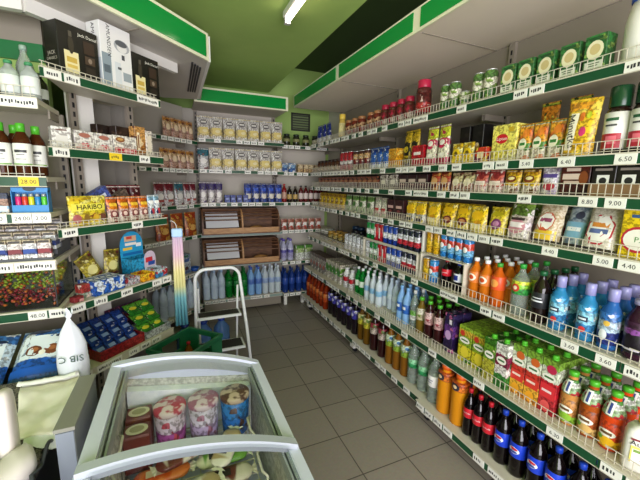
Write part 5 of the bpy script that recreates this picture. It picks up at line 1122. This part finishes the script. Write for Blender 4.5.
def bar(cs, blob, lab='#2c2a24'):
    def f():
        b = MB().m(printed([(0, '#cccccc')]) if 0 else noisy(cs[0], cs[1], 22, .35, lo=.47, hi=.53, detail=1, stretch=(1, .2, .2)))
        def S(u, v):
            a = 2 * pi * v; x = (u - .5) * .17; e = min(1, 7 * min(u, 1 - u)); r = .006 + .02 * e ** .5
            return (x, r * 1.3 * cos(a) * (1 - .25 * abs(sin(a)) ** 4), .015 + (.003 + .009 * e ** .5) * (abs(sin(a)) ** .5) * (1 if sin(a) > 0 else -1) + .002 * noise.noise(Vector((x * 60, a * 2, 1))))
        o = b.grid(S, 16, 12).build('ice_cream_bar')
        lb = MB().m(mat(lab, .4)).grid(lambda u, v: (-.045 + .06 * u, -.014 + .028 * v, .0295), 2, 2); lb.build('label', o)
        for sgn in (-1, 1):
            c = MB().m(mat(blob, .35)); c.grid(lambda u, v: (sgn * (.084 + .014 * u), (.03 if u else .012) * (2 * v - 1), .015 + .003 * sin(v * 18)), 1, 8)
            c.build('crimped_end', o)
        return o
    return f
for k, cs, bl in (('barorange', ('#d85a1c', '#e07a3a'), '#e6dcc8'), ('bargreen', ('#e2dfc0', '#6aa03a'), '#e0e2c4'), ('barcream', ('#e9e2cc', '#b8a070'), '#e9e4cc'), ('barbrown', ('#6a2c24', '#d8cdb8'), '#e2d8c4')): BUILD[k] = bar(cs, bl, '#e9d8b0' if k == 'barorange' else '#2c2a24'); CATS[k] = 'ice cream'; DIM[k] = (.18, .05)
for k, x, y, rz, n, lift in (('barorange', -.085, 1.05, .03, 'orange wrapped ice cream bar before the maroon boxes', 0), ('bargreen', .105, 1.05, -.03, 'green and cream ice cream bar in front of tubs', 0),
        ('barbrown', -.02, 1.07, .35, 'brown and cream ice cream bar lying across two others', .034), ('barcream', .12, 1.05, 1.1, 'cream ice cream bar lying askew near right freezer wall', .034),
        ('barcream', -.085, .965, .02, 'cream ice cream bar at left under the lid frame', 0), ('barbrown', .105, .965, -.02, 'brown and cream bar at right under the lid frame', 0),
        ('bargreen', -.085, .885, 0, 'green and cream bar at left below the near lid', 0), ('barorange', .105, .885, 0, 'orange wrapped bar at right below the near lid', 0), ('barcream', .0, .915, .25, 'cream bar lying on others below the near lid', .034)):
    put(k, (x, y, TB + lift), rz, n)

# ================================================================== crate, ladder, streamer
def crate():
    w, d, h, k = .36, .285, .27, .012; G = mat('#1f6a48', .4)
    t = empty('bottle_crate')
    b = MB().m(G).box(-w / 2, w / 2, -d / 2, d / 2, 0, .01)
    for (x0, x1, y0, y1, ax) in ((-w / 2, w / 2, -d / 2, -d / 2 + k, 0), (-w / 2, w / 2, d / 2 - k, d / 2, 0), (-w / 2, -w / 2 + k, -d / 2 + k, d / 2 - k, 1), (w / 2 - k, w / 2, -d / 2 + k, d / 2 - k, 1)):
        L_ = (x1 - x0) if ax == 0 else (y1 - y0); a0 = x0 if ax == 0 else y0
        def seg(p, q, z0, z1): b.box(*((p, q, y0, y1) if ax == 0 else (x0, x1, p, q)), z0, z1)
        seg(a0, a0 + L_, .01, .13); seg(a0, a0 + L_ * .28, .13, .24); seg(a0 + L_ * .72, a0 + L_, .13, .24); seg(a0, a0 + L_, .235, h)
        seg(a0 + L_ * .28, a0 + L_ * .72, .13, .15)
    b.box(-.006, .006, -d / 2 + k, d / 2 - k, .01, .1); b.box(-w / 2 + k, w / 2 - k, -.006, .006, .01, .1)
    b.build('body', t)
    MB().m(G).box(-w / 2 - .006, w / 2 + .006, -d / 2 - .006, -d / 2, h - .025, h).box(-w / 2 - .006, w / 2 + .006, d / 2, d / 2 + .006, h - .025, h).box(-w / 2 - .006, -w / 2, -d / 2, d / 2, h - .025, h).box(w / 2, w / 2 + .006, -d / 2, d / 2, h - .025, h).build('rim', t)
    return t
c1 = crate(); c1.location = (.02, 2.22, .345); c1.rotation_euler.z = pi / 4; tag(c1, 'dark green bottle crate, topmost of its stack, behind the freezer', 'crate')
c2 = dup(c1); c2.location = (.02, 2.22, .0)
tag(c2, 'dark green bottle crate hidden under the upper green one', 'crate')
o = MB().m(mat('#10331f', .5)).box(-.17, .17, -.135, .135, 0, .069).build('crate_lid_board', None, (.02, 2.22, .2745), rotz=pi / 4); tag(o, 'dark green board between the two stacked crates', 'board')
rb('crateb', 'bottle', .2, .03, AMBER, RED, mat('#c9b8a0', .4), (.3, .6), nr=.36)
for k, (x, y) in enumerate(((-.093, 2.206), (.034, 2.333), (.006, 2.107))): put('crateb', (x, y, .356), 0, 'small amber bottle with red cap inside green crate, %s' % ('left', 'back', 'front')[k], 'bottles in the green crate')
LW = mat('#e4e6e8', .3)
t = empty('step_ladder', (.29, 2.62, 0)); tag(t, 'white folding two step ladder with rounded hoop handle', 'ladder')
hoop = [(-.205, .0, 0), (-.19, -.03, .6), (-.185, -.05, .9)]
for k in range(7): a = pi - k * pi / 12; hoop.append((-.105 + .08 * cos(a), -.05, .92 + .08 * sin(a)))
for k in range(7): a = pi / 2 - k * pi / 12; hoop.append((.065 + .08 * cos(a), -.05, .92 + .08 * sin(a)))
hoop += [(.15, -.07, .85), (.185, -.1, .5), (.225, -.13, 0)]
MB().m(LW).tube(hoop, .0125, 10).build('hoop_frame', t)
b = MB().m(LW)
for x in (-.165, .135): b.tube([(x, .0, .84), (x + .005, .12, .4), (x + .01, .2, 0)], .009, 8)
b.build('rear_leg', t)
for zz, x0, x1, y0, y1 in ((.62, -.185, .15, -.06, .06), (.36, -.19, .17, -.1, .06)):
    s_ = MB().m(LW).box(x0, x1, y0, y1, zz - .02, zz).build('step', t); MB().m(mat('#2f2c2a', .8)).box(x0 + .015, x1 - .015, y0 + .012, y1 - .012, zz, zz + .003).build('tread', s_)
for x, y in ((-.205, 0), (.225, -.13)): MB().m(DARK).lathe([(.014, 0), (.015, .025)], 10, x, y).build('rubber_foot', t)
# pastel streamer tubes
mtp = bpy.data.materials.new('pastel_gradient'); mtp.use_nodes = True; L = mtp.node_tree.links
tc = N(mtp, 'ShaderNodeTexCoord'); sp = N(mtp, 'ShaderNodeSeparateXYZ'); cr = N(mtp, 'ShaderNodeValToRGB'); L.new(tc.outputs['Generated'], sp.inputs[0]); L.new(sp.outputs[2], cr.inputs[0]); L.new(cr.outputs[0], mtp.node_tree.nodes['Principled BSDF'].inputs['Base Color'])
for i, (p, c) in enumerate(((0, '#6fc0dc'), (.32, '#8fd0dc'), (.45, '#e6e0a0'), (.62, '#e8dc9a'), (.8, '#e2bcd0'), (1, '#dcc0dc'))):
    e = cr.color_ramp.elements[i] if i < 2 else cr.color_ramp.elements.new(p); e.position = p; e.color = (*lin(c), 1)
mtp.node_tree.nodes['Principled BSDF'].inputs['Roughness'].default_value = .3
t = empty('bubble_wand_bundle', (.0, 2.44, 0)); tag(t, 'pastel rainbow bundle of long tubes hanging beside sweets shelf', 'toy')
for k, x in enumerate((-.032, -.011, .011, .032)): MB().m(mtp).tube([(x * .7, .006 * (k % 2), 1.28), (x * .85, .006 * (k % 2), 1.0), (x, .006 * (k % 2), .64)], .0105, 8).build('tube', t)
MB().m(mat('#a4c8ea', .35)).box(-.035, .035, -.014, .018, 1.275, 1.335).build('cap', t, bevel=.006)
MB().m(mat('#e2e2e2', .4)).tube([(0, .002, 1.335), (-.004, .002, 1.36), (-.012, .002, 1.375), (-.03, .0, 1.388), (-.04, .006, 1.385)], .0022, 6).build('hook', t)

# ================================================================== back wall goods
rp('wbag', 'snack', .14, .25, .07, printed([(0, '#d8cfbf'), (.15, '#dcc98a'), (.5, '#d9d4cc'), (.9, '#c6c2bc')], ('#f0eee8', 20, .58)), (('e', 0, .72, .3, .11, '#6a6462'), ('r', 0, .73, .2, .035, '#d8d4cc'), ('r', 0, .36, .34, .14, '#ddc678'), ('e', .1, .34, .2, .07, '#e9dba8')))
rp('obag', 'snack', .13, .2, .06, printed([(0, '#c9a08a'), (.5, '#dcb88a'), (.85, '#c98a3a')], ('#8a4a34', 18, .62)), (('e', 0, .5, .3, .15, '#e8d0b0'), ('e', 0, .82, .2, .06, '#6a3a2a')))
rp('rwbag', 'snack', .12, .24, .06, printed([(0, '#d6d0cc'), (.5, '#c8c0c0'), (.68, '#7a1c2c')], ('#9a5a5a', 20, .62)), (('e', 0, .4, .3, .14, '#e9e4de'), ('r', 0, .22, .3, .05, '#a84a44')))
rp('tealbag', 'snack', .12, .24, .06, printed([(0, '#d6d4d0'), (.5, '#c8cccc'), (.68, '#2a6a7a')], ('#8a5a5a', 20, .62)), (('e', 0, .4, .3, .14, '#e9e4de'),))
rp('purpbag', 'snack', .11, .24, .06, printed([(0, '#d6d0cc'), (.5, '#c8c0c8'), (.66, '#3a2a6a')], ('#6a5a7a', 20, .62)), (('e', 0, .4, .3, .14, '#e9e4de'),))
rp('bbag', 'snack', .11, .23, .06, printed([(0, '#2a3f8a'), (.25, '#c9c6c0'), (.5, '#2a3f96'), (.9, '#1f2f7a')], ('#3f58b0', 18, .6)), (('e', .05, .32, .3, .14, '#d8d2c6'), ('r', 0, .68, .3, .08, '#3a5ac0')))
rx('bsmall', 'packet', .06, .09, .05, printed([(0, '#26368a')], ('#5a70b8', 24, .58)), (('r', 0, .5, .3, .12, '#8a98c8'),), name='biscuit_packet')
rx('rsmall', 'packet', .05, .09, .05, printed([(0, '#5a2030'), (.5, '#8a3a3a')], ('#c8a890', 24, .6)), name='biscuit_packet')
rp('orbig', 'snack', .17, .26, .08, printed([(0, '#a8481c'), (.4, '#c2702a'), (.8, '#b23a1c')], ('#e0a84a', 16, .58)), (('e', 0, .35, .3, .13, '#d8a85a'),))
run(BF, 2.13, 0, 1.0, 'wbag', 'white bag with grey oval, top back shelf', end='left', d0=.02, pitch=.142)
run(BF, 1.79, .12, 1.0, 'wbag', 'white bag with grey oval, second back shelf', end='left', d0=.02, pitch=.146)
run(BF, 1.79, 0, .12, 'tealbag', 'narrow pale bag at left end of second back shelf', end='left', d0=.06, pitch=.12)
run(BF, 1.79, .0, .4, 'rsmall', 'small maroon packet along front of second back shelf', end='left', d0=.0, pitch=.056) if 0 else None
run(BF, 1.41, .0, .26, 'purpbag', 'purple topped white bag on third back shelf', end='left', d0=.02, pitch=.085)
run(BF, 1.41, .27, .56, 'bsmall', 'small dark blue packet on third back shelf', end='left', d0=.02, pitch=.064)
run(BF, 1.41, .52, 1.0, 'bbag', 'deep blue snack bag on third back shelf', end='left', d0=.07, pitch=.098)
# wooden bread boxes
WD = noisy('#5a3a26', '#7a5236', 14, .5, stretch=(1, 8, 8)); WD2 = noisy('#a8794e', '#c09262', 14, .5, stretch=(1, 8, 8)); PAPER = mat('#d9dade', .7)
def bread():
    t = empty('bread_box'); w, d, h = .93, .34, .3
    def side(x0, x1):
        n = 10; pr = [(-d / 2, 0), (d / 2, 0), (d / 2, h)] + [(-d / 2 + .16 - .16 * sin(pi / 2 * k / n), h * (.35 + .65 * cos(pi / 2 * k / n))) for k in range(n + 1)]
        vs = [(x0, y, zz) for y, zz in pr] + [(x1, y, zz) for y, zz in pr]; k = len(pr)
        return vs, [tuple(range(k))[::-1], tuple(range(k, 2 * k))] + [(i, (i + 1) % k, k + (i + 1) % k, k + i) for i in range(k)]
    for x in (-w / 2, w / 2 - .018): MB().m(WD).add(*side(x, x + .018)).build('side_panel', t)
    MB().m(WD2).add(*side(-.009, .009)).build('divider', t)
    MB().m(WD).box(-w / 2 + .018, w / 2 - .018, -d / 2 + .165, d / 2, h - .016, h - .001).build('top_board', t); MB().m(WD).box(-w / 2 + .018, w / 2 - .018, -d / 2, d / 2, .0, .014).build('bottom_board', t); MB().m(WD).box(-w / 2 + .018, w / 2 - .018, d / 2 - .012, d / 2, .014, h - .016).build('back_board', t)
    MB().m(WD2).box(-w / 2 + .018, w / 2 - .018, -d / 2 - .002, -d / 2 + .012, .014, .075).build('front_board', t)
    for s0, s1 in ((-w / 2 + .018, -.009), (.009, w / 2 - .018)):
        if s0 < -.1: MB().m(PAPER).add([(s0 + .03, -d / 2 + .04, .08), (s1 - .03, -d / 2 + .04, .08), (s1 - .03, -d / 2 + .16, .255), (s0 + .03, -d / 2 + .16, .255)], [(0, 1, 2, 3)]).build('paper_lining', t)
        for k in range(5):
            a = pi / 2 * (k + .6) / 6; y = -d / 2 + .165 - .16 * sin(a); zz = h * (.35 + .63 * cos(a))
            MB().m(WD).box(s0, s1, -.005, .005, -.006, .006, Matrix.Translation((0, y, zz)) @ Matrix.Rotation(-(pi / 2 - a) * 1.0, 4, 'X')).build('slat', t)
    return t
t1 = bread(); t1.location = (.735, 4.2, 1.0345); tag(t1, 'wooden slatted bread box, the upper of two on back wall', 'bread box')
t2 = dup(t1); t2.location = (.735, 4.2, .6545); tag(t2, 'wooden slatted bread box, the lower one above water bottles', 'bread box')
for x, y, zz, n in ((.93, 4.16, 1.05, 'upper'), (.98, 4.16, .67, 'lower')):
    b = MB().m(noisy('#b8854a', '#8a5a2c', 12, .7)); b.lathe([(0, 0), (.035, .005), (.05, .025), (.045, .05), (.02, .065), (0, .068)], 14); b.v = [(a * 1.9, c_, d_) for a, c_, d_ in b.v]
    tag(b.build('bread_loaf', None, (x, y, zz)), 'brown loaf inside the %s wooden bread box' % n, 'bread')
# water on the back deck
for kk, bd, cp_, lb in (('wl', WATERL, mat('#a8c4e4', .3), '#cfe0f0'), ('wg', GRNB, mat('#1c6a34', .3), '#2a8a44'), ('wb', WATERB, mat('#4a6ac0', .3), '#5a80d0'), ('wc', WATER, mat('#dfe8f4', .3), '#a8c0e6')): rb(kk, 'water', .37, .043, bd, cp_, mat(lb, .35, 0, .2), (.4, .58), ribs=5, nr=.32, name='water_bottle')
z = .2
run(BF, z, .0, .27, 'wl', 'pale blue water bottle on back wall deck', end='left', d0=.1, rows=3, pitch=.09)
run(BF, z, .27, .55, 'wg', 'green water bottle on back wall deck', end='left', d0=.1, rows=2, pitch=.093)
run(BF, z, .55, .74, 'wb', 'blue water bottle on back wall deck', end='left', d0=.1, rows=2, pitch=.092)
run(BF, z, .74, 1.0, 'wc', 'clear water bottle on back wall deck', end='left', d0=.1, rows=2, pitch=.088)
# corner bay
rj('dkj', 'jar', .15, .045, mat('#2a2c1c', .2), mat('#1c2a1c', .35), mat('#8a8a5a', .4), z=(.35, .6), name='preserve_jar')
rp('blupk', 'packet', .1, .12, .05, printed([(0, '#3a6ab0'), (.5, '#8fb4d8')], ('#e6ecf2', 22, .58)), name='sweet_bag')
rx('beigebx', 'box', .07, .11, .05, printed([(0, '#c9a878'), (.5, '#dcc8a0')], ('#8a6a44', 22, .6)), name='packet_box')
rb('ketch', 'sauce', .24, .032, mat('#8a1c1c', .2), mat('#c0302a', .3), mat('#c8a08a', .4), (.2, .55), nr=.4, name='sauce_bottle')
rb('soy', 'sauce', .21, .032, mat('#1c100c', .15), mat('#2a2018', .3), mat('#c0a060', .4), (.2, .5), nr=.4, name='sauce_bottle')
rb('sred', 'sauce', .22, .032, mat('#5a1418', .15), mat('#1a1614', .3), mat('#d8c8c0', .4), (.2, .55), nr=.4, name='sauce_bottle')
rp('rwpk', 'packet', .085, .15, .05, printed([(0, '#a86a5a'), (.3, '#e0d4c8'), (.7, '#c07a64')], ('#b04a3a', 22, .6)), (('e', 0, .5, .3, .16, '#f0e8e0'), ('e', 0, .3, .2, .08, '#b83a2a')), name='soup_packet')
rb('vio', 'bottle', .3, .04, mat('#cfd0ea', .2, 0, .3, 1.2), mat('#6a5ab8', .3), printed([(0, '#b8b4e0'), (.5, '#6a64c0'), (.8, '#d8d8f0')]), (.15, .6), nr=.4)
rx('gwpk', 'packet', .12, .2, .07, printed([(0, '#e0e4dc'), (.5, '#b8d08a'), (.8, '#5a9a3a')], ('#f0f2ee', 16, .6)), name='tissue_packet')
rb('navy', 'water', .34, .042, mat('#23408a', .12, 0, .3, 1.2), mat('#1c2f6a', .3), mat('#2a4a9a', .35), (.35, .6), ribs=4, name='water_bottle')
run(CF, 2.13, .03, .7, 'dkj', 'dark preserve jar on top corner shelf', end='left', d0=.03, pitch=.125)
run(CF, 1.79, .0, .22, 'blupk', 'light blue packet on second corner shelf', end='left', pitch=.1)
run(CF, 1.79, .24, .55, 'beigebx', 'beige box on second corner shelf', end='left', pitch=.075)
run(CF, 1.4, .02, .1, 'ketch', 'red sauce bottle at left end of sauce shelf', end='left', pitch=.09)
run(CF, 1.4, .1, .25, 'soy', 'dark sauce bottle with tan label on sauce shelf', end='left', pitch=.07)
run(CF, 1.4, .26, .7, 'sred', 'deep red sauce bottle with black cap', end='left', pitch=.075)
run(CF, 1.03, .0, .6, 'rwpk', 'red and white soup packet on corner shelf', end='left', pitch=.09)
run(CF, .6, .0, .2, 'vio', 'violet and white bottle on corner shelf', end='left', pitch=.088, rows=2)
one(CF, .6, .28, .08, 'gwpk', 'green and white tissue packet right beside violet bottles')
one(CF, .6, .42, .1, 'gwpk', 'green and white tissue packet, right of its twin')
run(CF, .17, .0, .5, 'navy', 'navy blue water bottle at corner deck', end='left', d0=-.04, rows=2, pitch=.09)
o = MB().m(mat('#2a2a22', .5)); o.box(-.14, .14, -.02, 0, -.12, -.1); o.box(-.14, .14, -.02, 0, .1, .12); o.box(-.14, -.12, -.02, 0, -.1, .1); o.box(.12, .14, -.02, 0, -.1, .1)
for k in range(6): o.box(-.12, .12, -.012, -.006, -.09 + .034 * k, -.078 + .034 * k)
o.m(mat('#6a7a50', .6)).box(-.12, .12, -.004, 0, -.1, .1)
o = o.build('vent_grille', None, (1.68, 4.62, 2.5)); tag(o, 'dark louvred vent grille high on green back wall', 'vent')
# angled back bay
run(DF, 2.09, .36, .78, 'obag', 'beige and orange bag on top corner left shelf', end='left', d0=.02, pitch=.1)
run(DF, 1.78, .3, .78, 'obag', 'beige and orange bag on second corner left shelf', end='left', d0=.02, pitch=.12)
run(DF, 1.4, .2, .46, 'rwbag', 'dark red topped white bag on third corner left shelf', end='left', d0=.02, pitch=.12)
run(DF, 1.4, .468, .588, 'tealbag', 'teal topped white bag among the red ones', end='left', d0=.02, pitch=.12)
run(DF, 1.4, .6, .78, 'rwbag', 'dark red topped white bag right of teal one', end='left', d0=.02, pitch=.09)
run(DF, 1.05, .2, .78, 'orbig', 'large orange red snack bag on corner left shelf', end='left', d0=.02, pitch=.18)
rx('bwbox', 'box', .19, .22, .08, printed([(0, '#b8c4d2'), (.5, '#d8e0e8'), (.8, '#8fa4bc')], ('#6a80a8', 14, .6)), (('r', 0, .7, .36, .08, '#4a64a0'), ('e', -.15, .28, .14, .1, '#5a3a3a'), ('e', .15, .28, .14, .1, '#5a3a3a'), ('r', 0, .92, .3, .04, '#2f6a3a')), name='detergent_box')
one(DF, .62, .56, .09, 'bwbox', 'pale blue and white box on corner left shelf')
bw = MB().m(mat('#2a5ab0', .3)).lathe([(.03, 0), (.035, .004), (.055, .045), (.052, .045), (.033, .006), (0, .006)], 24).build('plastic_bowl', None, DF.at(.725, .065, .6205)); tag(bw, 'small blue plastic bowl beside pale detergent box', 'bowl')
run(DF, .2, .2, .78, 'wl', 'pale blue water bottle on corner left deck', end='left', d0=.02, rows=2, pitch=.09)
def bigwater():
    o = MB().m(mat('#6f9ad8', .15, 0, .5, 1.2)).lathe([(.065, 0), (.075, .006), (.078, .06), (.072, .075), (.078, .09), (.078, .15), (.072, .165), (.078, .18), (.075, .23), (.03, .29), (.026, .31)], 18).build('water_canister')
    MB().m(mat('#1f3a9a', .3)).lathe([(.032, .3), (.032, .325), (0, .328)], 14).build('cap', o); MB().m(mat('#23408a', .3)).tube([(-.03, 0, .31), (-.045, 0, .34), (0, 0, .36), (.045, 0, .34), (.03, 0, .31)], .005, 6).build('handle', o)
    return o
BUILD['bigw'] = bigwater; CATS['bigw'] = 'water'; DIM['bigw'] = (.156, .156)
for k, (x, y) in enumerate(((.02, 3.2), (.19, 3.22), (.36, 3.25))): put('bigw', (x, y, 0), 0, 'large blue water canister on floor behind ladder, %s from left' % ORD[k + 1], 'water canisters on the floor')
for k, (x, y) in enumerate(((.06, 3.2), (.26, 3.22))): pass
